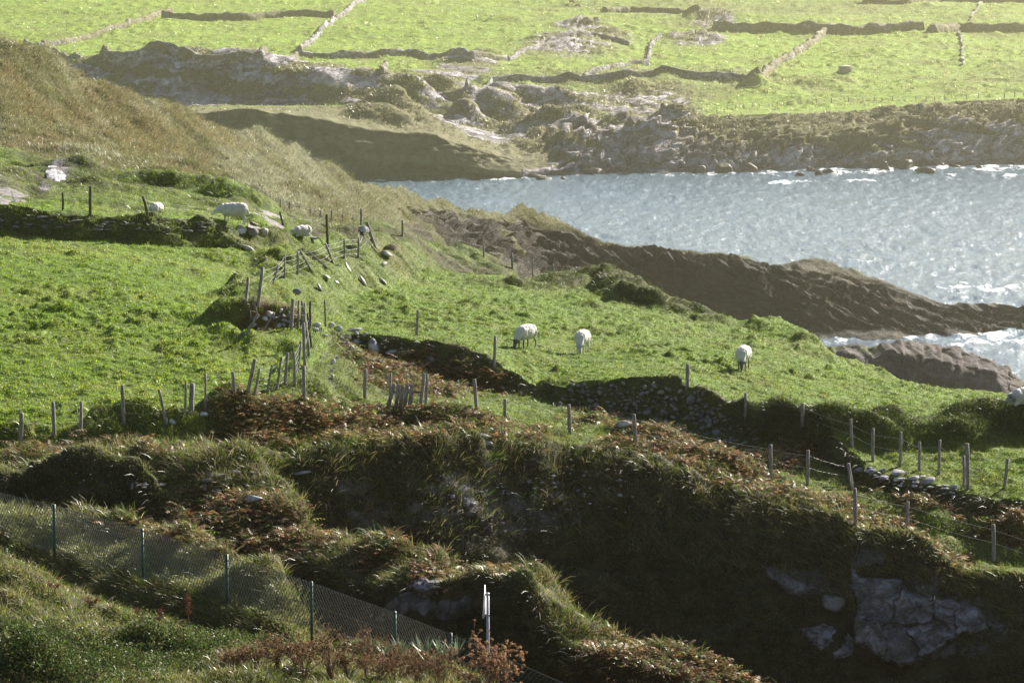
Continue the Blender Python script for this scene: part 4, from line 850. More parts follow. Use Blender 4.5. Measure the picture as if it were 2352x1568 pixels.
def quad(kind='sheep', pose='graze', legs=True, turn=0.0):
    w = kind == 'sheep'; P = []
    if pose == 'lie': zb = .30
    else: zb = .56 if w else .66
    sw = 1.0 if w else .78
    P.append(ell((-.02, 0, zb), (.46, .265*sw, .27 if w else .24))); P.append(ell((-.30, 0, zb+.015), (.24, .25*sw, .25 if w else .23))); P.append(ell((.26, 0, zb-.01), (.26, .235*sw, .25 if w else .24)))
    ht = 0.0
    if pose == 'graze': n0, n1, h0, h1 = (.36, 0, zb+.02), (.62, turn*.10, .32), (.63, turn*.11, .31), (.74, turn*.16, .09)
    elif pose == 'reach': n0, n1, h0, h1 = (.36, 0, zb+.06), (.66, turn*.05, .50), (.66, turn*.05, .51), (.86, turn*.10, .38)
    else: n0, n1, h0, h1 = (.34, 0, zb+.02), (.55, turn*.14, .32), (.56, turn*.15, .32), (.72, turn*.24, .17)
    if not w and pose == 'graze': n1, h0, h1 = (.66, 0, .36), (.67, 0, .34), (.82, 0, .07)
    P.append(rod(n0, n1, .19*sw, .105*sw, 12, 1, 5)); P.append(ell(n1, (.11, .10, .11)))
    n1_, h0_, h1_ = map(np.array, (n1, h0, h1)); d = (h1_-h0_); d = d/np.linalg.norm(d)
    P.append(rod(h0_-d*.03, h1_, .085, .052, 12, 2, 4)); P.append(ell(h1_, (.052, .048, .05))); P.append(ell(h0_+d*.02, (.09, .085, .09)))
    side = np.cross(d, [0, 0, 1.]); side = side/np.linalg.norm(side); up = np.cross(side, d)
    for sg in (-1, 1): P.append(rod(h0_+side*sg*.06+up*.02, h0_+side*sg*.19+up*.015-d*.0, .032, .016, 8, 3, 3))
    if legs and pose != 'lie':
        for sg in (-1, 1):
            y = sg*.125*sw; dx = sg*.05
            P.append(rod((.27, y, zb-.02), (.29+dx, y, .27), .075, .042, 10, 4, 3)); P.append(rod((.29+dx, y, .28), (.27+dx, y, .03), .036, .026, 10, 4, 3)); P.append(rod((.27+dx, y, .05), (.285+dx, y, 0), .03, .036, 10, 4, 3))
            P.append(rod((-.36, y, zb), (-.30-dx, y, .34), .13, .062, 10, 4, 3)); P.append(rod((-.30-dx, y, .35), (-.42-dx, y, .22), .055, .036, 10, 4, 3)); P.append(rod((-.42-dx, y, .23), (-.39-dx, y, .03), .034, .026, 10, 4, 3)); P.append(rod((-.39-dx, y, .05), (-.375-dx, y, 0), .03, .036, 10, 4, 3))
    elif pose == 'lie':
        for sg in (-1, 1): P.append(rod((.30, sg*.12, .16), (.52, sg*.15, .06), .07, .04, 10, 4, 3)); P.append(rod((-.25, sg*.16, .16), (-.05, sg*.26, .07), .12, .05, 10, 4, 3))
    P.append(rod((-.50, 0, zb+.08), (-.55, 0, zb-.16), .04, .03, 8, 5, 3))
    me = animal_mesh(P, .016 if w else .018); n = len(me.vertices); co = np.empty(n*3, np.float32); me.vertices.foreach_get('co', co); co = co.reshape(-1, 3)
    no = np.empty(n*3, np.float32); me.vertex_normals.foreach_get('vector', no) if hasattr(me, 'vertex_normals') else None; no = no.reshape(-1, 3)
    head_m = sstep(-.06, .0, (co-h0_)@d)*(np.linalg.norm(co-(h0_+h1_)/2, axis=1) < .24)
    leg_m = (1-sstep(.24, .33, co[:, 2]))*(co[:, 0] < .45)*(1 if pose != 'lie' else 0)
    if w:
        f = fbm(co[:, 0]*14+co[:, 2]*9, co[:, 1]*14-co[:, 2]*7, 3, 9)*.022; co = co+no*(f*(1-np.maximum(head_m, leg_m)))[:, None]
        me.vertices.foreach_set('co', co.astype(np.float32).ravel())
    me.update(); me.polygons.foreach_set('use_smooth', np.ones(len(me.polygons), bool))
    return me, co, head_m, leg_m, h0_, d, side, up, h1_
M_wool, nt = newmat('fleece'); N = NT(nt); at = N.n('ShaderNodeAttribute', attribute_name='col'); tc = N.n('ShaderNodeTexCoord'); n1 = N.noise(26, 5, .7, tc.outputs['Object'])
ps = N.n('ShaderNodeBsdfPrincipled'); N.l(at.outputs['Color'], ps.inputs['Base Color']); ps.inputs['Roughness'].default_value = .95; ps.inputs['Sheen Weight'].default_value = .5; ps.inputs['Sheen Roughness'].default_value = .5
ps.inputs['Subsurface Weight'].default_value = .25; ps.inputs['Subsurface Radius'].default_value = (.06, .05, .04); ps.inputs['Specular IOR Level'].default_value = .1
bu = N.n('ShaderNodeBump'); bu.inputs['Distance'].default_value = .02; bu.inputs['Strength'].default_value = .8; N.l(n1, bu.inputs['Height']); N.l(bu.outputs[0], ps.inputs['Normal']); N.l(ps.outputs[0], N.n('ShaderNodeOutputMaterial').inputs[0])
def animal(name, cat, label, u, v, heading, kind='sheep', pose='graze', scale=1.0, coat=(.62, .58, .51), face=(.20, .18, .17), leg=(.22, .20, .18), mark=None, turn=0., hitter=None, tmin=0, group=None, patch=None, sink=.0, zoff=0.):
    me, co, hm, lm, h0_, d, side, up, h1_ = quad(kind, pose, True, turn)
    me.name = name; c = np.tile(np.array(coat), (len(co), 1)); c = c*(1+.22*fbm(co[:, 0]*6, co[:, 2]*6+co[:, 1]*5, 3, 5))[:, None]
    belly = (1-sstep(.30, .48, co[:, 2]))[:, None]*(.25 if kind == 'sheep' else .1); c = c*(1-belly)
    if patch is not None: pm = sstep(.02, .1, fbm(co[:, 0]*2.6+3, co[:, 1]*2+co[:, 2]*2.6, 2, 15))[:, None]; c = c*(1-pm)+np.array(patch)*pm
    c = c*(1-hm[:, None])+np.array(face)*hm[:, None]; c = c*(1-lm[:, None])+np.array(leg)*lm[:, None]
    for sg in (-1, 1):
        e = h0_+d*.07+side*sg*.075+up*.035; c[np.linalg.norm(co-e, axis=1) < .026] = (.01, .01, .01)
    if kind == 'sheep': c[np.linalg.norm(co-(h1_+d*.05), axis=1) < .045] *= .55
    if mark is not None: q = np.array(mark[0]); mm = np.exp(-(np.linalg.norm(co-q, axis=1)/mark[1])**4)[:, None]*.75; c = c*(1-mm)+np.array(mark[2])*mm
    a = me.color_attributes.new('col', 'FLOAT_COLOR', 'POINT'); c4 = np.ones((len(co), 4), np.float32); c4[:, :3] = np.clip(c, 0, 1); a.data.foreach_set('color', c4.ravel())
    me.materials.append(M_wool); p = (hitter or HN).px(u, v, tmin)
    o = bpy.data.objects.new(name, me); C.objects.link(o); o.location = (p[0], p[1], p[2]-sink+zoff); o.rotation_euler = (0, 0, heading); o.scale = (scale,)*3
    return tag(o, label, cat, group)
R_ = math.radians; GS = 'sheep grazing on the near fields'
animal('sheep', 'sheep', 'dark faced white sheep grazing half side on toward the left, leftmost in the right field', 1207, 799, R_(238), scale=1.08, tmin=16, group=GS, face=(.10, .085, .075), leg=(.13, .11, .10))
animal('sheep', 'sheep', 'white sheep grazing head on with pale face and green neck mark, middle of right field', 1337, 810, R_(256), scale=1.05, tmin=16, group=GS, face=(.45, .44, .44), leg=(.55, .52, .48), turn=.6, mark=((.60, .02, .40), .05, (.02, .30, .22)))
animal('sheep', 'sheep', 'round fleeced sheep with dark green marked face grazing alone farther down the right field', 1707, 848, R_(258), scale=1.07, tmin=16, group=GS, face=(.09, .10, .09), leg=(.22, .16, .12), turn=.4, mark=((.62, .02, .36), .09, (.03, .28, .20)))
animal('sheep', 'sheep', 'sheep lying behind a mound at the right edge, grey face turned to us', 2352, 936, R_(214), pose='lie', scale=1.08, tmin=16, group=GS, face=(.22, .22, .24), mark=((.1, 0, .55), .06, (.1, .5, .1)), zoff=.08)
animal('sheep', 'sheep', 'rounded white sheep seen from behind on the upper left slope', 360, 489, R_(70), scale=.80, tmin=19.6, group=GS, face=(.6, .58, .56), leg=(.5, .48, .45), sink=.22)
animal('sheep', 'sheep', 'long white sheep standing side on upon the dark bank with its neck stretched left', 538, 515, R_(172), pose='reach', scale=1.06, tmin=19.4, group=GS, face=(.75, .72, .70), leg=(.62, .58, .54))
animal('sheep', 'sheep', 'white sheep lying on the dark bank near its right end', 694, 545, R_(222), pose='lie', scale=.86, tmin=19.2, group=GS, face=(.6, .58, .55), zoff=.02, mark=((.55, .05, .35), .05, (.05, .3, .22)))
GC = 'cattle grazing in the far fields'
animal('cow', 'cow', 'small white animal facing away in the far green field, left one of the white pair', 1095, 46, R_(84), 'cow', 'graze', 1.75, (.8, .8, .78), (.7, .7, .68), (.7, .7, .68), hitter=HF, tmin=5, group=GC)
animal('cow', 'cow', 'small white animal facing away above the low far mound, right one of the white pair', 1128, 44, R_(100), 'cow', 'graze', 1.6, (.8, .8, .78), (.7, .7, .68), (.7, .7, .68), hitter=HF, tmin=5, group=GC)
animal('cow', 'cow', 'light brown cow grazing with its head to the right in the far field', 1346, 51, R_(-12), 'cow', 'graze', 1.7, (.42, .24, .14), (.3, .17, .1), (.25, .14, .08), hitter=HF, tmin=5, group=GC)
animal('cow', 'cow', 'light brown cow grazing toward the other brown one with a pale rump', 1369, 50, R_(196), 'cow', 'graze', 1.7, (.5, .32, .22), (.3, .17, .1), (.25, .14, .08), hitter=HF, tmin=5, group=GC)
animal('cow', 'cow', 'white cow with brown patches on the back walking left at the top of the picture', 1328, 21, R_(190), 'cow', 'reach', 1.85, (.78, .76, .74), (.7, .66, .62), (.6, .58, .55), hitter=HF, tmin=5, group=GC, patch=(.35, .2, .13))
animal('cow', 'cow', 'brown cow at the very top edge beside the patched white one', 1313, 11, R_(-14), 'cow', 'graze', 1.8, (.36, .19, .11), (.3, .17, .1), (.25, .14, .08), hitter=HF, tmin=5, group=GC)
# ================================================================== STONES AND WALLS
def ico(n=2):
    import bmesh
    bm = bmesh.new(); bmesh.ops.create_icosphere(bm, subdivisions=n, radius=1); V = np.array([v.co[:] for v in bm.verts]); T_ = np.array([[v.index for v in f.verts] for f in bm.faces]); bm.free(); return V, T_
ICO2, ICO3 = ico(2), ico(3)
def stone_geo(size, seed, rotz=0, tilt=0, base=None, cuts=9):
    r = np.random.default_rng(seed); V, T_ = base or ICO2; V = V*1.0
    for _ in range(cuts):
        n = unit(r.normal(size=3)); k = r.uniform(.42, .78); dd = V@n; V = V-np.where(dd > k, dd-k, 0)[:, None]*n
    V = V*(1+fbm(V[:, 0]*2+seed, V[:, 1]*2+V[:, 2]*2, 3, seed)*.09)[:, None]; V = V/np.abs(V).max(0); V = V*np.array(size)*.5
    ca, sa = math.cos(tilt), math.sin(tilt); V = V@np.array([[ca, 0, sa], [0, 1, 0], [-sa, 0, ca]])
    ca, sa = math.cos(rotz), math.sin(rotz); V = V@np.array([[ca, sa, 0], [-sa, ca, 0], [0, 0, 1]])
    return V, [T_]
SN = [0]
def stone(name, label, u, v, w, h, ang=0, mat=None, group=None, tmin=0, hitter=None, emb=.3, cat='stone', thick=None):
    SN[0] += 1; p = (hitter or HN).px(u, v+h*.38, tmin); D = p[1]; p = pt(u, v, D); w *= 1.08; h *= 1.12; W_ = w*D/F; H_ = h*D/F; T2 = thick or .5*(W_+H_)
    V, Fc = stone_geo((W_, T2, H_), 100+SN[0], 0, -math.radians(ang), ICO3 if w > 28 else ICO2)
    c = p+np.array([0, T2*(emb-.25), 0]); o = local_mesh(name, V+c, Fc, mat or M_stone, c); return tag(o, label, cat, group)
GB = 'loose stones on the near banks'
S1 = lambda zx, zy, zw, zh, cv: (*cv(zx, zy), zw*(cv(1, 0)[0]-cv(0, 0)[0]), zh*(cv(1, 0)[0]-cv(0, 0)[0]))
for (lab, zx, zy, zw, zh, cv, ang, mt, tm) in [
 ('dark topped boulder just right of the close set posts, first of the wall end row', 955, 515, 95, 50, Z5, 0, M_stone, 14),
 ('pale rounded boulder with flat shoulder at the top of the tumbled wall end', 1192, 560, 110, 75, Z5, 0, M_stone, 14),
 ('small grey boulder squeezed between the post and the rounded boulder', 1110, 530, 75, 60, Z5, 0, M_stone, 14),
 ('light grey oval stone below the post on the grassy corner', 957, 567, 80, 50, Z5, 8, M_stone, 14),
 ('long flat capstone laid across the top of the tumbled wall', 1352, 572, 200, 38, Z5, -2, M_slab, 14),
 ('squarish white stone propping up the long capstone', 1382, 612, 62, 48, Z5, 0, M_stone, 14),
 ('white stone under the right end of the long capstone', 1464, 620, 55, 45, Z5, 0, M_stone, 14),
 ('narrow white slab set in the turf below the boulders', 1040, 627, 88, 26, Z5, 0, M_stone, 14),
 ('small upright white stone left of the broad lichen spotted stone', 1240, 678, 40, 46, Z5, 0, M_stone, 14),
 ('broad lichen spotted stone in the dark bank under the capstone', 1375, 708, 140, 70, Z5, 5, M_stone, 14),
 ('grey stone touching the left side of the broad spotted stone', 1282, 718, 58, 52, Z5, 0, M_stone, 14),
 ('tall upright pale slab standing in the dark bank', 1550, 755, 125, 170, Z5, 15, M_stone, 14),
 ('pale angular stone right of the tall upright slab', 1745, 800, 138, 62, Z5, -10, M_stone, 14),
 ('half hidden pale stone in the bracken under the tall slab', 1530, 885, 100, 50, Z5, 0, M_stone, 13),
 ('smooth white stone sloping down at the foot of the dark bank', 2145, 900, 135, 90, Z5, 30, M_slab, 13.5),
 ('thin bright sliver of stone high in the dark bank', 2185, 745, 75, 26, Z5, 25, M_slab, 14),
 ('dim grey stone in the dark bank above the sloping white one', 1850, 716, 50, 40, Z5, 0, M_dstone, 14),
 ('white lichened stone on the sunlit flank of the corner bank, upper of three', 1128, 905, 55, 65, Z5, 0, M_stone, 13),
 ('rounded grey stone on the flank of the corner bank, middle of three', 1120, 1003, 45, 50, Z5, 0, M_stone, 13),
 ('narrow pinkish stone on the flank of the corner bank, lowest of three', 1125, 1065, 32, 52, Z5, 0, M_slab, 13),
 ('pinkish stone at the bracken edge beside the corner bank', 1172, 865, 50, 50, Z5, 20, M_slab, 13),
 ('pale stone block in the gap, topmost in the rubble below the long bank', 455, 410, 100, 70, Z5, 25, M_slab, 16),
 ('broad dark grey stone on the rubble heap among the leaning posts', 560, 520, 100, 60, Z5, 0, M_stone, 16),
 ('white wedge of stone low in the rubble heap', 350, 568, 60, 30, Z5, -20, M_slab, 15),
 ('small pale stone behind the stump in the rubble heap', 315, 518, 40, 35, Z5, 0, M_stone, 15),
 ('bright stone facing the sun high on the long bank', 582, 372, 50, 45, Z5, 10, M_slab, 16),
 ('dark overhanging stone jutting from the long bank', 1140, 965, 75, 60, Z4, 20, M_dstone, 16),
 ('white slab leaning on the long bank near its far end', 2045, 855, 75, 30, Z4, 42, M_slab, 16),
 ('bright reddish white stone at the far top end of the long bank', 2045, 680, 85, 40, Z4, -40, M_slab, 16),
 ('flat grey stone at the far top corner of the long bank', 2085, 570, 85, 50, Z4, 20, M_stone, 16),
 ('long thin slab standing on edge in the long bank', 1685, 715, 110, 26, Z4, 65, M_slab, 16),
 ('diagonal white slab low on the far half of the long bank', 1835, 850, 100, 28, Z4, 60, M_slab, 16),
 ('pointed pale slab set aslant in the middle of the long bank', 1380, 915, 70, 26, Z4, 55, M_slab, 16),
 ('flat white stone high on the middle of the long bank', 1440, 795, 90, 26, Z4, 18, M_slab, 16),
 ('flat white stone just below the high one on the long bank', 1550, 858, 80, 26, Z4, 32, M_slab, 16),
 ('grey lichened boulder in the dark bank below the side on sheep, left of three', 552, 320, 105, 85, Z4, 10, M_stone, 19),
 ('dark lichened boulder in the dark bank below the side on sheep, middle of three', 668, 335, 105, 70, Z4, 10, M_dstone, 19),
 ('round white boulder in the dark bank, right of three', 783, 335, 88, 85, Z4, 0, M_slab, 19),
 ('long white streaked stone lying on the hump under the dark bank', 610, 500, 150, 50, Z4, 32, M_slab, 18),
 ('dark slab on the skyline of the bank where the sheep lies', 1300, 395, 150, 30, Z4, 8, M_dstone, 19),
 ('grey boulder on the skyline under the two far posts', 1825, 310, 110, 60, Z4, 10, M_stone, 20),
 ('grey stone lying beside the wire fence left of the corner', 1370, 1268, 80, 34, ZA, 8, M_stone, 12),
 ('pale stone behind the leaning fence post', 1155, 1318, 55, 36, ZA, 20, M_stone, 12),
 ('small flat pinkish stone alone in the grass right of the picket gate', 1110, 1093, 50, 20, ZB, 12, M_slab, 12.5),
 ('pale speckled boulder in the bracken below the dry stone wall', 1920, 1345, 120, 60, ZB, 0, M_stone, 13),
 ('white blotched stone standing out near the right of the dry stone wall', 2253, 1210, 45, 40, ZB, 0, M_slab, 14),
 ('broad white slab on the hummock below the fence, topmost', 1005, 1375, 90, 32, ZB, 5, M_slab, 11),
 ('long grey slab under the topmost one on the hummock', 985, 1415, 125, 28, ZB, 4, M_stone, 11),
 ('blotched slab right of the stack on the hummock', 1105, 1400, 70, 32, ZB, -8, M_stone, 11),
 ('white tipped stone lowest on the hummock', 1005, 1465, 80, 36, ZB, 15, M_slab, 11),
 ('upright white stone at the left of the row in the shaded bank', 890, 245, 24, 44, ZD, 10, M_slab, 7),
 ('narrow white stone second in the row in the shaded bank', 925, 238, 18, 52, ZD, -10, M_slab, 7),
 ('rounded white stone third in the row in the shaded bank', 970, 238, 44, 50, ZD, 10, M_slab, 7),
 ('thin flat white slab right of the row in the shaded bank', 1075, 234, 90, 16, ZD, -3, M_slab, 7),
 ('white slab at the very top of the stony dome', 1568, 150, 110, 28, ZD, 4, M_slab, 7.5),
 ('long flat slab left of the top one on the stony dome', 1455, 168, 120, 18, ZD, 3, M_stone, 7.5),
 ('white rounded slab on the left of the stony dome', 1385, 204, 105, 32, ZD, 2, M_slab, 7.5),
 ('leaning white stone lowest on the left of the stony dome', 1370, 258, 52, 46, ZD, -30, M_slab, 7.5),
 ('grey flat stone in the middle of the stony dome', 1512, 226, 75, 18, ZD, 2, M_stone, 7.5),
 ('dark stone low in the middle of the stony dome', 1465, 275, 65, 40, ZD, 0, M_dstone, 7.5),
 ('large pale domed boulder lying in the brown bracken', 1695, 330, 150, 60, ZD, 6, M_slab, 7.7),
 ('pale ledge slab jutting over the head of the dark gully', 2015, 155, 150, 26, ZD, -6, M_slab, 9),
 ('round pale boulder left of the big rock face in the gully', 1075, 1020, 150, 130, ZF, 35, M_dstone, 10),
]:
    u, v, w, h = S1(zx, zy, zw, zh, cv); q_ = 1.3 if cv is Z4 else 1.0; w *= q_; h *= q_; stone('stone' if w < 30 else 'boulder', lab, u, v, w, h, ang, mt, None, tm, cat='stone' if w < 30 else 'boulder')
def rubble(name, label, cells, n, smin, smax, mat, tmin=0, hitter=None, flat=.6, seed=5, cat='stone wall', emb=.35, angs=(-15, 15), off=.06, tmax=None, gap=-.12):
    """many stones bedded in a bank face: one wall"""
    r = np.random.default_rng(seed); parts = []; w = np.array([c[2]*c[3] for c in cells], float); w /= w.sum(); org = None; placed = []
    tries = 0
    while len(parts) < n and tries < n*12:
        tries += 1; c = cells[r.choice(len(cells), p=w)]; u = c[0]+r.uniform(-1, 1)*c[2]; v = c[1]+r.uniform(-1, 1)*c[3]+c[4]*(u-c[0])
        s_ = r.uniform(smin, smax)*r.choice([.7, 1, 1, 1.3])
        if fbm(np.array([u/22]), np.array([v/11]), 2, seed)[0] < gap: continue
        if any(abs(u-a)/(s_+b) < .42 and abs(v-e)/((s_+b)*flat) < .42 for a, e, b in placed): continue
        placed.append((u, v, s_)); p = (hitter or HN).px(u, v+s_*flat*.3, tmin); p = pt(u, v, p[1]-.05); W_ = s_*p[1]/F; hh = W_*flat*r.uniform(.6, 1.3)
        V, Fc = stone_geo((W_, W_*.9, hh), seed*50+len(parts), 0, math.radians(r.uniform(*angs)), None, 7); parts.append((V+p+np.array([0, W_*.12-off, 0]), Fc))
        if org is None: org = p
    V, Fc = merge(parts); o = local_mesh(name, V, Fc, mat, org); return tag(o, label, cat)
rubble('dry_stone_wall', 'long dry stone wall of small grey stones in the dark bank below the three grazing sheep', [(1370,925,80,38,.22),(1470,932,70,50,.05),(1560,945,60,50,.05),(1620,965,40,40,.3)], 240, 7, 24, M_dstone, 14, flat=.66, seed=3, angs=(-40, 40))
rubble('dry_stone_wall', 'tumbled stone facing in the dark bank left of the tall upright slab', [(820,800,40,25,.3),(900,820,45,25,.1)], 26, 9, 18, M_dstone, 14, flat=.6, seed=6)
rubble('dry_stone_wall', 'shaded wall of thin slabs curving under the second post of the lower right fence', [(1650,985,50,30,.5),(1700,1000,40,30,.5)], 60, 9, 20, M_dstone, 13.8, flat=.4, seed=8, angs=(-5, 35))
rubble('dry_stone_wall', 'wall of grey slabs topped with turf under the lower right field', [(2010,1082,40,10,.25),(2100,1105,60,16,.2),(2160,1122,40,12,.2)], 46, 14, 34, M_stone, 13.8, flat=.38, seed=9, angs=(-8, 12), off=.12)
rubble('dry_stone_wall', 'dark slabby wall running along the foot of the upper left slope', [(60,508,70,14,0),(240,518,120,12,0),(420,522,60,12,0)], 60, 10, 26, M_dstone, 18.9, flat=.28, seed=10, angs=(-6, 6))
rubble('dry_stone_wall', 'tumbled stones in the gap between the two grassy banks', [(600,742,22,14,0),(650,735,24,12,0)], 22, 8, 18, M_stone, 15.5, flat=.65, seed=12)
rubble('dry_stone_wall', 'slab ends showing in the stony dome above the rust bracken', [(520,1100,60,18,0)], 16, 10, 22, M_dstone, 7.5, flat=.3, seed=13)
rubble('scree', 'scatter of small pale stones down the dark wall of the gully', [(1080,1110,90,18,.1),(1180,1150,150,60,.2),(1300,1110,90,30,.2),(1400,1130,60,40,.2)], 110, 4, 11, M_stone, 10, flat=.6, seed=14, cat='scree')['kind'] = 'stuff'
del bpy.data.objects['scree']['category']
# rock faces: plated outcrops bedded in the slope
def outcrop(name, label, poly, D0, thick, seed, mat, slope=.0, tmin=0, hitter=None, cell=60, cat='rock outcrop', relief=.25, depth=1.2):
    poly = np.array(poly, float); u0, v0 = poly.min(0); u1, v1 = poly.max(0); st_ = max((u1-u0)/170, 1.6); us = np.arange(u0-st_, u1+2*st_, st_); vs = np.arange(v0-st_, v1+2*st_, st_)
    UU, VV = np.meshgrid(us, vs); ins = np.zeros(UU.shape, bool); dist = np.full(UU.shape, 1e9); n = len(poly)
    for i in range(n):
        a, b = poly[i], poly[(i+1) % n]; cond = ((a[1] > VV) != (b[1] > VV)) & (UU < (b[0]-a[0])*(VV-a[1])/(b[1]-a[1]+1e-12)+a[0]); ins ^= cond
        d = b-a; q = np.clip(((UU-a[0])*d[0]+(VV-a[1])*d[1])/(d@d), 0, 1); dist = np.minimum(dist, np.hypot(UU-a[0]-q*d[0], VV-a[1]-q*d[1]))
    sd = np.where(ins, dist, -dist)+fbm(UU/18, VV/18, 3, seed)*7
    # ground distance fitted as a plane through sampled hits
    sm = [(u, v, (hitter or HN).px(u, v, tmin)[1]) for u in np.linspace(u0, u1, 7) for v in np.linspace(v0, v1, 7)]; A = np.array([(a, b, 1) for a, b, _ in sm]); k = np.linalg.lstsq(A, np.array([c for *_, c in sm]), rcond=None)[0]
    Dg = k[0]*UU+k[1]*VV+k[2]
    r = np.random.default_rng(seed); m = max(4, int((u1-u0)*(v1-v0)/cell**2)); cx = r.uniform(u0, u1, m); cy = r.uniform(v0, v1, m); g = r.normal(size=(m, 2))*relief; hh = r.uniform(0, relief*.9, m)
    Uw = UU+fbm(UU/30, VV/30, 2, seed+1)*14; Vw = VV+fbm(UU/30, VV/30, 2, seed+2)*14
    dd = np.stack([np.hypot((Uw-a)*1.0, (Vw-b)*.75) for a, b in zip(cx, cy)], 0); o2 = np.argsort(dd, 0); i1 = o2[0]; e = np.take_along_axis(dd, o2[1:2], 0)[0]-np.take_along_axis(dd, o2[:1], 0)[0]
    mm = D0/F; plate = hh[i1]+g[i1, 0]*(Uw-cx[i1])*mm*.5+g[i1, 1]*(Vw-cy[i1])*mm*.5
    off = thick*sstep(-2, 8, sd)+plate*sstep(0, 7, sd)+fbm(UU/9, VV/9, 4, seed+3)*.06*relief*4-.12*relief*4*(1-sstep(0, 3.0, e))
    off = np.where(sd < -2, -depth, off); P = pt(UU, VV, Dg-off); nr, nc = UU.shape; idx = np.arange(nr*nc).reshape(nr, nc)
    q = np.stack([idx[1:, :-1], idx[1:, 1:], idx[:-1, 1:], idx[:-1, :-1]], -1).reshape(-1, 4); keep = (sd > -12)[:-1, :-1] & (sd > -12)[1:, 1:]; q = q[keep.ravel()]
    used = np.unique(q); mp_ = -np.ones(nr*nc, int); mp_[used] = np.arange(len(used)); Pv = P.reshape(-1, 3)[used]
    c = Pv[len(Pv)//2]; o = local_mesh(name, Pv, mp_[q], mat, c, None, np.tile([1.0, 0, 0], (len(Pv), 1)), 'mat'); return tag(o, label, cat)
M_out = terrain_mat('gully_rock', .7, rocky=((.12, .11, .11), (.38, .35, .36)), strata=.7)
FP = [(1250,830),(1340,850),(1440,850),(1530,870),(1560,960),(1720,980),(1900,1020),(2050,1050),(2100,1110),(2180,1180),(2100,1220),(1950,1240),(1880,1280),(1790,1330),(1730,1370),(1600,1440),(1500,1450),(1340,1390),(1310,1330),(1210,1310),(1215,1000),(1170,930),(1190,760)]
outcrop('rock_outcrop', 'big pale fissured rock face low in the shaded gully at the right', [ZF(*a) for a in FP], 110, .25, 4, M_out, tmin=10, cell=85, relief=.4)
outcrop('rock_outcrop', 'faint broken rock left of the big rock face in the gully', [ZF(*a) for a in [(590,780),(700,800),(820,860),(930,930),(850,980),(760,960),(640,870)]], 112, .15, 5, M_out, tmin=10, cell=30, relief=.12)
outcrop('rock_outcrop', 'shadowed rock slab below and left of the big rock face', [ZF(*a) for a in [(840,1200),(1000,1170),(1130,1200),(1200,1280),(1190,1380),(1080,1400),(960,1340)]], 110, .12, 6, M_out, tmin=10, cell=60, relief=.1)
outcrop('rock_outcrop', 'jutting rock in the shaded front of the bracken ridge', [ZE(*a) for a in [(490,880),(560,850),(640,860),(720,900),(700,950),(600,965),(520,940)]], 101, .3, 7, M_out, tmin=7, cell=34, relief=.2)
outcrop('rock_outcrop', 'grey bedrock ribs at the left edge of the upper slope', [Z1(*a) for a in [(-120,1150),(0,1170),(70,1240),(140,1300),(190,1340),(150,1370),(70,1350),(40,1400),(-120,1400)]], 160, .3, 8, M_dstone, tmin=19.8, cell=30, relief=.25)
outcrop('rock_outcrop', 'bright white rocks facing the sun on the upper left slope', [Z1(*a) for a in [(300,1165),(340,1110),(385,1120),(440,1180),(440,1215),(380,1230),(330,1205)]], 165, .25, 9, M_stone, tmin=20, cell=14, relief=.35)
outcrop('rock_outcrop', 'dark wedge of bedrock behind the side on sheep', [Z1(*a) for a in [(1670,1420),(1740,1430),(1800,1450),(1860,1480),(1900,1530),(1800,1520),(1700,1500)]], 165, .3, 10, M_dstone, tmin=19.8, cell=22, relief=.25)
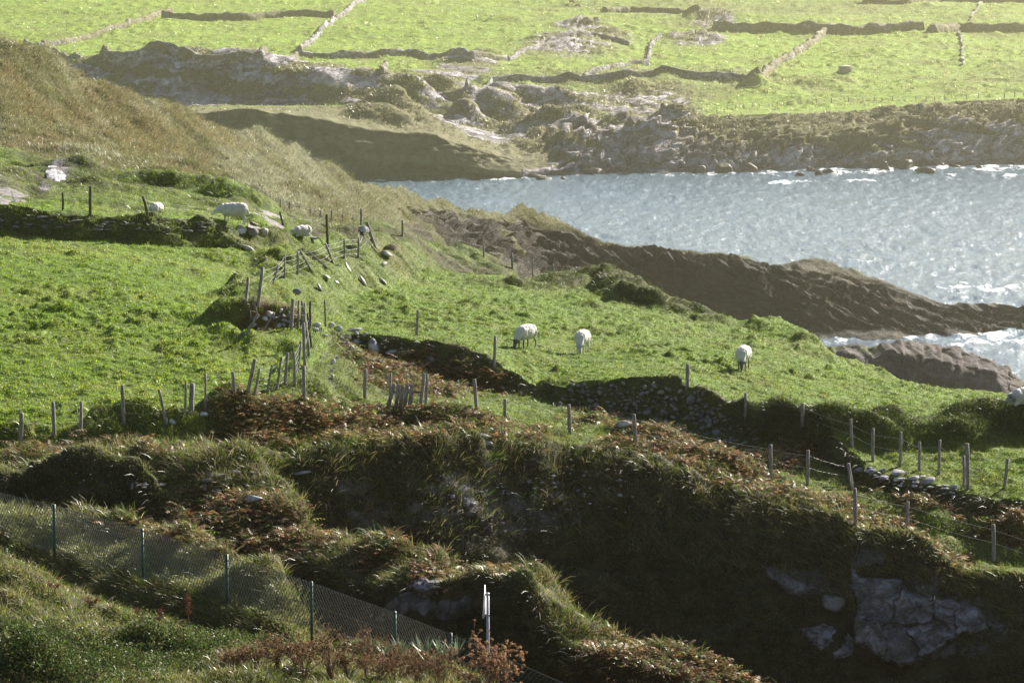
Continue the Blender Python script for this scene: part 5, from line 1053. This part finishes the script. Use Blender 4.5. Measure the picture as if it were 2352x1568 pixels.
# ================================================================== FAR FIELD WALLS
M_fw = terrain_mat('far_wall_ground', 2.0, ((.12, .12, .05), (.17, .16, .07)), ((.20, .19, .18), (.6, .57, .58)), ((.13, .12, .07), (.27, .25, .16)), ((.14, .10, .06), (.26, .20, .12)))
def far_wall(label, pts, h, w=1.8, seed=1, stony=.55, bushy=.3, name='field_wall', cat='wall', hlist=None):
    W = np.array([HF.px(u, v, 4.0) for u, v in pts]); hs = np.array(hlist if hlist else [h]*len(pts), float)
    seg = np.r_[0, np.cumsum(np.linalg.norm(np.diff(W[:, :2], axis=0), axis=1))]; n = max(8, int(seg[-1]/.7)); l = np.linspace(0, seg[-1], n)
    X = np.interp(l, seg, W[:, 0]); Y = np.interp(l, seg, W[:, 1]); hh = np.interp(l, seg, hs)*(1+.25*fbm(l/2.5, l*0+seed, 3, seed)+.15*fbm(l/9, l*0, 2, seed+1))
    X = X+fbm(l/6, l*0+2, 2, seed+3)*.6; Y = Y+fbm(l/6, l*0+5, 2, seed+4)*.6
    tx = np.gradient(X); ty = np.gradient(Y); tl = np.hypot(tx, ty); nx, ny = -ty/tl, tx/tl; V = []
    Zg = np.array([HF.z(x, y) for x, y in zip(X, Y)]); Zg = np.convolve(np.pad(Zg, 2, 'edge'), np.ones(5)/5, 'valid')
    prof = [(-1.0, -.3), (-.85, .25), (-.7, .62), (-.42, .93), (0, 1.0), (.42, .93), (.7, .62), (.85, .25), (1.0, -.3)]
    for j, (a, b) in enumerate(prof):
        wob = 1+bushy*fbm(l/1.1, l*0+j*1.7, 3, seed+7); V.append(np.stack([X+nx*a*w*.5*wob, Y+ny*a*w*.5*wob, Zg+np.where(b > 0, hh*b*(1+.3*bushy*fbm(l/1.3, l*0+j*2.3, 2, seed+9)), -1.0)], 1))
    V = np.stack(V, 0); m = len(prof); idx = np.arange(m*n).reshape(m, n); q = np.stack([idx[:-1, :-1], idx[1:, :-1], idx[1:, 1:], idx[:-1, 1:]], -1).reshape(-1, 4)
    cap = [np.array([[idx[j, e], idx[m-1-j, e], idx[m-2-j, e], idx[j+1, e]] if e == 0 else [idx[j+1, e], idx[m-2-j, e], idx[m-1-j, e], idx[j, e]] for j in range(3)]) for e in (0, n-1)]
    col = np.zeros((m, n, 3)); col[..., 0] = stony+.4*fbm(np.broadcast_to(l/4, (m, n)), np.arange(m)[:, None]*.7+0*l[None], 3, seed+11); col[..., 2] = .8; col[..., 1] = .15
    org = V[0, 0]; o = local_mesh(name, V.reshape(-1, 3), [np.concatenate([q]+cap)], M_fw, org, None, np.clip(col.reshape(-1, 3), 0, 1), 'mat', True); return tag(o, label, cat)
FW = [
 ('hedge topped wall slanting up to the right at the top left of the far fields', [(100,108),(150,100),(215,84),(290,64),(330,46),(370,34),(392,30)], 1.9, 2.2, .35, .7),
 ('broad shaded bank across the top of the walled far field on the left', [(372,42),(450,46),(560,44),(640,40),(700,36),(770,38)], 2.6, 5, .25, .4),
 ('stony wall slanting up to the top edge left of centre', [(690,117),(720,92),(760,57),(800,26),(826,8),(850,-10)], 1.7, 2.0, .7, .4),
 ('long wall dividing the far fields from the grey bluff', [(60,106),(110,122),(250,134),(450,138),(600,136),(680,134),(800,134),(950,128),(1080,134),(1165,140)], 2.2, 2.6, .5, .3),
 ('curved wall climbing over the stony mound in the centre of the far fields', [(1165,140),(1200,122),(1250,98),(1300,84),(1360,80),(1415,92),(1440,105)], 1.5, 1.8, .75, .3),
 ('pale dry stone wall running right from the small crags to the field corner', [(1070,208),(1130,190),(1180,184),(1300,180),(1430,174),(1500,172),(1600,178),(1705,184)], 1.9, 1.6, .85, .2),
 ('hedge topped wall climbing right beside the big green field', [(1705,184),(1740,168),(1790,146),(1840,118),(1880,88),(1912,62)], 2.1, 2.6, .35, .8),
 ('low stone wall joining the pale wall below the shaded bank', [(1340,178),(1400,158),(1450,148),(1490,150)], 1.5, 1.5, .8, .2),
 ('short crooked stone wall in the middle of the far fields', [(1482,146),(1492,118),(1500,98),(1515,84)], 1.4, 1.6, .8, .3),
 ('wide brown bank at the back of the upper right field', [(1640,66),(1750,70),(1870,72),(1950,74),(2050,72),(2118,70)], 3.0, 6, .3, .4),
 ('brown bank at the back of the far right field', [(2140,74),(2200,70),(2290,72),(2352,68),(2500,66)], 2.8, 5, .25, .4),
 ('low brown bank near the top centre of the picture', [(1385,28),(1450,26),(1540,30),(1600,24)], 2.0, 4, .3, .5),
 ('low wall line along the very top edge at the right', [(1980,6),(2080,8),(2160,4),(2300,6),(2420,4)], 2.0, 3, .3, .4),
 ('thin pale wall dropping down the slope at the far right', [(2212,150),(2210,120),(2206,90),(2203,66)], .7, .9, .9, .3),
 ('thin pale wall slanting to the top edge at the far right', [(2228,48),(2242,25),(2258,2)], .7, .9, .9, .3),
 ('short wall stub on the green patch below the long dividing wall', [(880,172),(884,160),(886,150)], 1.6, 2.0, .5, .5),
]
for k, (lab, pts_, h, w, stn, bu_) in enumerate(FW): far_wall(lab, pts_, h*.85, w*.8, 30+k*7, stn, bu_)
# roofed concrete shed in the far field
cb = HF.px(*zs(3300, 230, 2352/200)(1000, 740), 5.0); D = cb[1]; k_ = D/F*2352/4096/(2352/200)
shed = empty('field_shed', cb, 'small pale concrete shed with a slatted side standing alone in the far green field', 'shed', rz=0)
M_con = noisy_mat('pale_concrete', (.30, .26, .22), (.42, .37, .32), 2, .9, .2, .3, .05); M_roof = noisy_mat('white_roof', (.65, .6, .58), (.8, .76, .74), 2, .7, .3, .2, .03)
def box(x0, x1, y0, y1, z0, z1):
    V = np.array([(x, y, z) for z in (z0, z1) for y in (y0, y1) for x in (x0, x1)], float); return V, [np.array([(0, 2, 3, 1), (4, 5, 7, 6), (0, 1, 5, 4), (2, 6, 7, 3), (0, 4, 6, 2), (1, 3, 7, 5)])]
Wd = 520*k_; Hd = 290*k_; Dd = 3.0
def shed_part(name, g, mat):
    V, Fc = g; o = make_mesh(name, V, Fc, mat, parent=None); o.parent = shed; return o
shed.rotation_euler = (0, 0, R_(6)); shed.location = Vector(cb)+Vector((-Wd*.05, 0, 0))
shed_part('walls', box(-Wd/2, Wd/2, 0, Dd, -.8, Hd), M_con); shed_part('roof', box(-Wd/2-.06, Wd/2+.06, -.08, Dd+.1, Hd+.003, Hd+.22), M_roof)
for i in range(5): shed_part('slat', box(Wd/2+.003, Wd/2+.75, -.02+.1*i, .1+.1*i, Hd*(.12+.17*i), Hd*(.12+.17*i)+.14), M_roof)
# ================================================================== ROCKS IN THE SURF
M_sk = noisy_mat('wet_shore_rock', (.03, .022, .015), (.12, .09, .06), 1.2, .5, .4, .8, .3, lo=.35, hi=.7)
for k, (zx, zy, zw, zh, lab) in enumerate([(1055,1140,120,50,'largest dark rock in the surf below the right cliff'),(975,1158,60,34,'small pointed rock touching the largest surf rock'),(915,1135,70,34,'rounded rock left of the largest surf rock'),(850,1163,80,20,'low flat rock leftmost in the white foam'),(1690,1143,150,34,'long low rock lying in the foam toward the right'),(1780,1105,80,26,'dark rock behind the long low one near the spray'),(1880,1108,90,20,'flat reef rock right of the spray'),(2050,1118,60,14,'tiny rock at the right of the foam'),(1410,1110,90,50,'dark block at the cliff foot above the surf'),(1560,1100,130,50,'broad brown block at the cliff foot right of the dark one'),(1310,1095,130,40,'brown shelf of rock at the cliff foot'),(480,1128,170,60,'long brown shore rock left of the foam'),(330,1130,130,60,'shore rock with a notch at the left of the beach'),(150,1130,140,50,'low weedy shore rock near the inlet')]):
    u, v = Z3(zx, zy); w = zw*.3418; h = zh*.3418; D = D_water(v+h*.5); c = pt(u, v+h*.5, D); W_ = w*D/F; H_ = h*D/F
    V, Fc = stone_geo((W_, W_*.7, H_*2.2), 900+k, 0, 0, ICO3, 8); o = local_mesh('shore_rock', V+c, Fc, M_sk, c); tag(o, lab, 'rock', None)
for k, (zx, zy, zw, zh, lab) in enumerate([(1340,1178,130,26,'low rock off the tip of the shaded spur'),(1390,1198,110,16,'thin reef in the water beside the spur tip'),(1510,1193,40,14,'single small rock right of the spur reef'),(1700,1085,150,60,'dark pyramid rock at the waterline in the centre'),(2000,1120,260,50,'long wet ledge at the waterline right of the pyramid rock'),(1720,1150,220,36,'pale flat ledge below the pyramid rock'),(2290,1110,110,50,'brown rock at the waterline near the cliff corner')]):
    u, v = Z2(zx, zy); w = zw*.3418; h = zh*.3418; D = D_water(v+h*.5); c = pt(u, v+h*.5, D); W_ = w*D/F; H_ = h*D/F
    V, Fc = stone_geo((W_, W_*.6, H_*2.2), 950+k, 0, 0, ICO3, 8); o = local_mesh('shore_rock', V+c, Fc, M_sk, c); tag(o, lab, 'rock', None)
# ================================================================== FOREGROUND PLANTS
M_stem = noisy_mat('dead_stem', (.10, .045, .02), (.2, .10, .05), 20, .7, .2, .3, .003)
M_seed = leaf_mat('seed_heads', .6, .02, .6); M_dock = leaf_mat('dock_seeds', .4, .03, .5)
def curve_rod(pts_, r0, r1, n=5):
    pts_ = [np.array(p) for p in pts_]; m = len(pts_)-1; return merge([rod(pts_[i], pts_[i+1], r0+(r1-r0)*i/m, r0+(r1-r0)*(i+1)/m, n, i, 2) for i in range(m)])
def seedballs(cen, r, rad, k=26):
    n = len(cen); c = np.repeat(cen, k, 0); d = unit(r.normal(size=(n*k, 3))); l = rad*r.uniform(.5, 1.15, (n*k, 1)); s_ = unit(np.cross(d, r.normal(size=(n*k, 3))))*rad*.22
    V = np.stack([c-s_, c+s_, c+d*l], 1).reshape(-1, 3); T_ = np.arange(len(V)).reshape(-1, 3); return V, T_
def dead_shrub(label, base, top_h, spread, nst, seed, group=None, name='dead_shrub', head=.032, heads=7, cols=((.20, .12, .06), (.28, .18, .10), (.12, .07, .04))):
    r = np.random.default_rng(seed); root = empty(name, base, label, 'shrub', group); st_ = []; H_ = []
    for k in range(nst):
        a = r.uniform(0, 2*math.pi); q = r.uniform(.1, 1)**.8; top = base+np.array([math.cos(a)*spread*q, math.sin(a)*spread*q*.7, top_h*r.uniform(.55, 1.0)*(1-.25*q)])
        mid = base+(top-base)*.45+np.array([0, 0, top_h*.08])-np.array([(top-base)[0]*.15, 0, 0]); st_.append(curve_rod([base+r.normal(size=3)*.03*np.array([1, 1, 0])-[0, 0, .06], mid, top], .008, .003))
        for j in range(heads):
            f = r.uniform(.45, 1.0); pa = mid+(top-mid)*f if f < 1 else top; e = pa+r.normal(size=3)*np.array([.10, .10, .06])*spread/.5+[0, 0, .07]; st_.append(rod(pa, e, .003, .002, 4, j, 2)); H_.append(e)
        H_.append(top)
    V, Fc = merge(st_); local_mesh('stems', V, Fc, M_stem, base, root)
    H_ = np.array(H_); V, T_ = seedballs(H_, r, head); c = tint(len(H_), r, cols, .2); c = np.repeat(c, len(V)//len(H_), 0); local_mesh('seed_heads', V, T_, M_seed, base, root, c); return root
def gbase(u, v, D):
    p = pt(u, v, D); p[2] = HN.z(p[0], p[1]); return p
b = gbase(1125, 1600, 80); dead_shrub('large dead brown shrub with round seed heads in front of the road sign', b, float(pt(1125, 1425, 80)[2]-b[2]), .85, 46, 1, head=.05, heads=6, cols=((.32, .19, .10), (.42, .27, .15), (.2, .11, .06)))
b = gbase(1395, 1600, 78); dead_shrub('small seed head spray at the bottom edge right of the large dead shrub', b, max(.3, float(pt(1395, 1520, 78)[2]-b[2])), .2, 8, 2, head=.03, heads=5)
GP = 'brown seed head plants massed along the bottom'
for k, (u, v, hp) in enumerate([(840,1580,1440),(905,1590,1480),(700,1570,1470),(760,1585,1455),(640,1580,1475),(590,1590,1500),(960,1600,1510),(1010,1600,1500),(680,1620,1520),(800,1620,1510),(540,1600,1515),(880,1620,1530)]):
    D = 79-.4*(k % 4); b = gbase(u, v, D); dead_shrub('brown knobbly seed head plant in the mass along the bottom centre', b, max(.5, float(pt(u, hp-25, D)[2]-b[2])), .5, 22, 20+k, GP, 'seed_head_plant', .036, 8)
def dock(label, u, vt, vb, D, seed, group=None):
    r = np.random.default_rng(seed); base = gbase(u, vb, D); top = pt(u, vt, D); root = empty('dock_plant', base, label, 'plant', group); hgt_ = max(.3, top[2]-base[2]); S_ = []; C_ = []
    for k in range(3 if seed % 2 else 2):
        e = base+np.array([r.normal()*.10, r.normal()*.06, hgt_*(1-.2*k)]); m = (base+e)/2+r.normal(size=3)*.02; S_.append(curve_rod([base, m, e], .012, .007)); f = r.uniform(.4, 1, (70, 1)); C_.append(m*(1-f)+e*f+r.normal(size=(70, 3))*np.array([.04, .04, .03]))
    V, Fc = merge(S_); local_mesh('stalk', V, Fc, M_stem, base, root); cc = np.concatenate(C_); V, T_ = seedballs(cc, r, .026, 8); c = np.repeat(tint(len(cc), r, [(.14, .035, .018), (.09, .03, .015), (.2, .06, .03)], .2), 8*3, 0); local_mesh('seed_cluster', V, T_, M_dock, base, root, c)
for k, (x, yt, yb, lab) in enumerate([(370,1180,1440,'rust red dock stalk nearest the left edge'),(610,1090,1310,'branched dock stalk second from the left'),(955,1060,1310,'thin dark dock stalk left of the paired tall ones'),(1062,1070,1310,'tall dock stalk beside the thin dark one'),(1282,975,1310,'tallest rust red dock stalk rising against the chain link fence'),(20,1010,1200,'dock stalk cut by the left edge')]):
    u, vt = ZD(x, yt); _, vb = ZD(x, yb); dock(lab, u, vt, vb, 86 if k != 5 else 88, 60+k)
# sword leaved flax behind the seed heads
M_flax = leaf_mat('flax_leaf', .35, .07, .4)
for k, (zx, zy, s_, lab) in enumerate([(220,1290,.8,'leftmost spiky green flax clump against the chain link fence'),(330,1290,.6,'low flax clump just left of the fence post'),(430,1290,.85,'flax clump just right of the fence post'),(570,1290,.95,'tallest flax clump between the post and the sign'),(690,1290,.7,'flax clump with folded shiny leaves, second from the sign'),(790,1290,.8,'flax clump nearest the road sign')]):
    u, v = ZE(zx, zy); D = 87.5; b = pt(u, v, D); r = np.random.default_rng(80+k); n = 26; az = r.uniform(0, 2*math.pi, n); el = r.uniform(.6, 1.45, n); L_ = (r.uniform(.35, .7, n)*s_)[:, None]
    out = np.stack([np.cos(az)*np.cos(el), np.sin(az)*np.cos(el), np.sin(el)], 1); sd = unit(np.stack([-np.sin(az), np.cos(az), r.normal(size=n)*.3], 1)); b[2] = max(HN.z(b[0], b[1]), b[2]-.25)
    p0 = b+r.normal(size=(n, 3))*[.05, .05, 0]-[0, 0, .05]; p1 = p0+out*L_*.55; p2 = p0+out*L_-np.array([0, 0, .10])*(r.random((n, 1)) > .5)
    V = np.stack([p0-sd*.014, p0+sd*.014, p1-sd*.020, p1+sd*.020, p2], 1).reshape(-1, 3); q0 = (np.arange(n)*5)[:, None]
    c = rep5(tint(n, r, [(.10, .16, .06), (.16, .20, .12), (.07, .13, .05)], .2)); o = local_mesh('flax_plant', V, [q0+np.array([0, 1, 3, 2]), q0+np.array([2, 3, 4])], M_flax, b, None, c); tag(o, lab, 'plant')
# ================================================================== AIR, SKY, SUN, CAMERA
def haze(density):
    x0, x1, y0, y1, z0, z1 = -520, 640, -30, 1850, -6, 66
    V = [(x, y, z) for z in (z0, z1) for y in (y0, y1) for x in (x0, x1)]
    Fq = [(0, 2, 3, 1), (4, 5, 7, 6), (0, 1, 5, 4), (2, 6, 7, 3), (0, 4, 6, 2), (1, 3, 7, 5)]
    m, nt = newmat('haze_air'); N = NT(nt)
    v = N.n('ShaderNodeVolumePrincipled'); v.inputs['Color'].default_value = (.99, .92, .70, 1); v.inputs['Density'].default_value = density
    v.inputs['Anisotropy'].default_value = HAZE_G
    out = N.n('ShaderNodeOutputMaterial'); N.l(v.outputs[0], out.inputs['Volume'])
    o = make_mesh('haze', V, np.array(Fq), m); tag(o, kind='stuff'); o['label'] = 'warm bright sea haze lying over the bay and the far fields'
HAZE_G = .92
haze(.0002)
w = bpy.data.worlds.new('World'); bpy.context.scene.world = w; w.use_nodes = True
nt = w.node_tree; bg = nt.nodes['Background']; sky = nt.nodes.new('ShaderNodeTexSky'); sky.sky_type = 'NISHITA'; sky.sun_disc = False
sky.sun_elevation = SUN_EL; sky.sun_rotation = SUN_AZ; sky.dust_density = 1.5; sky.air_density = 1.0
nt.links.new(sky.outputs[0], bg.inputs[0]); bg.inputs[1].default_value = .05
ld = bpy.data.lights.new('sun', 'SUN'); ld.energy = 5; ld.angle = math.radians(.5); ld.color = (1, .94, .84)
lo = bpy.data.objects.new('sun', ld); C.objects.link(lo); lo.rotation_euler = Vector(sund).to_track_quat('Z', 'Y').to_euler(); lo.location = (50, 50, 150)
cd = bpy.data.cameras.new('camera'); cd.sensor_width = 36; cd.lens = 135; cd.clip_end = 5000; cd.clip_start = 1
co = bpy.data.objects.new('camera', cd); C.objects.link(co); co.location = (0, 0, H); co.rotation_euler = (math.pi/2-TH, 0, 0)
sc = bpy.context.scene; sc.camera = co; sc.render.engine = 'CYCLES'
sc.view_settings.view_transform = 'Standard'; sc.view_settings.look = 'None'; sc.view_settings.exposure = 1.38; sc.view_settings.gamma = 1
sc.cycles.max_bounces = 6; sc.cycles.volume_bounces = 1; sc.cycles.transparent_max_bounces = 8; sc.cycles.use_denoising = True
sc.cycles.diffuse_bounces = 3; sc.cycles.glossy_bounces = 2; sc.cycles.sample_clamp_indirect = 4
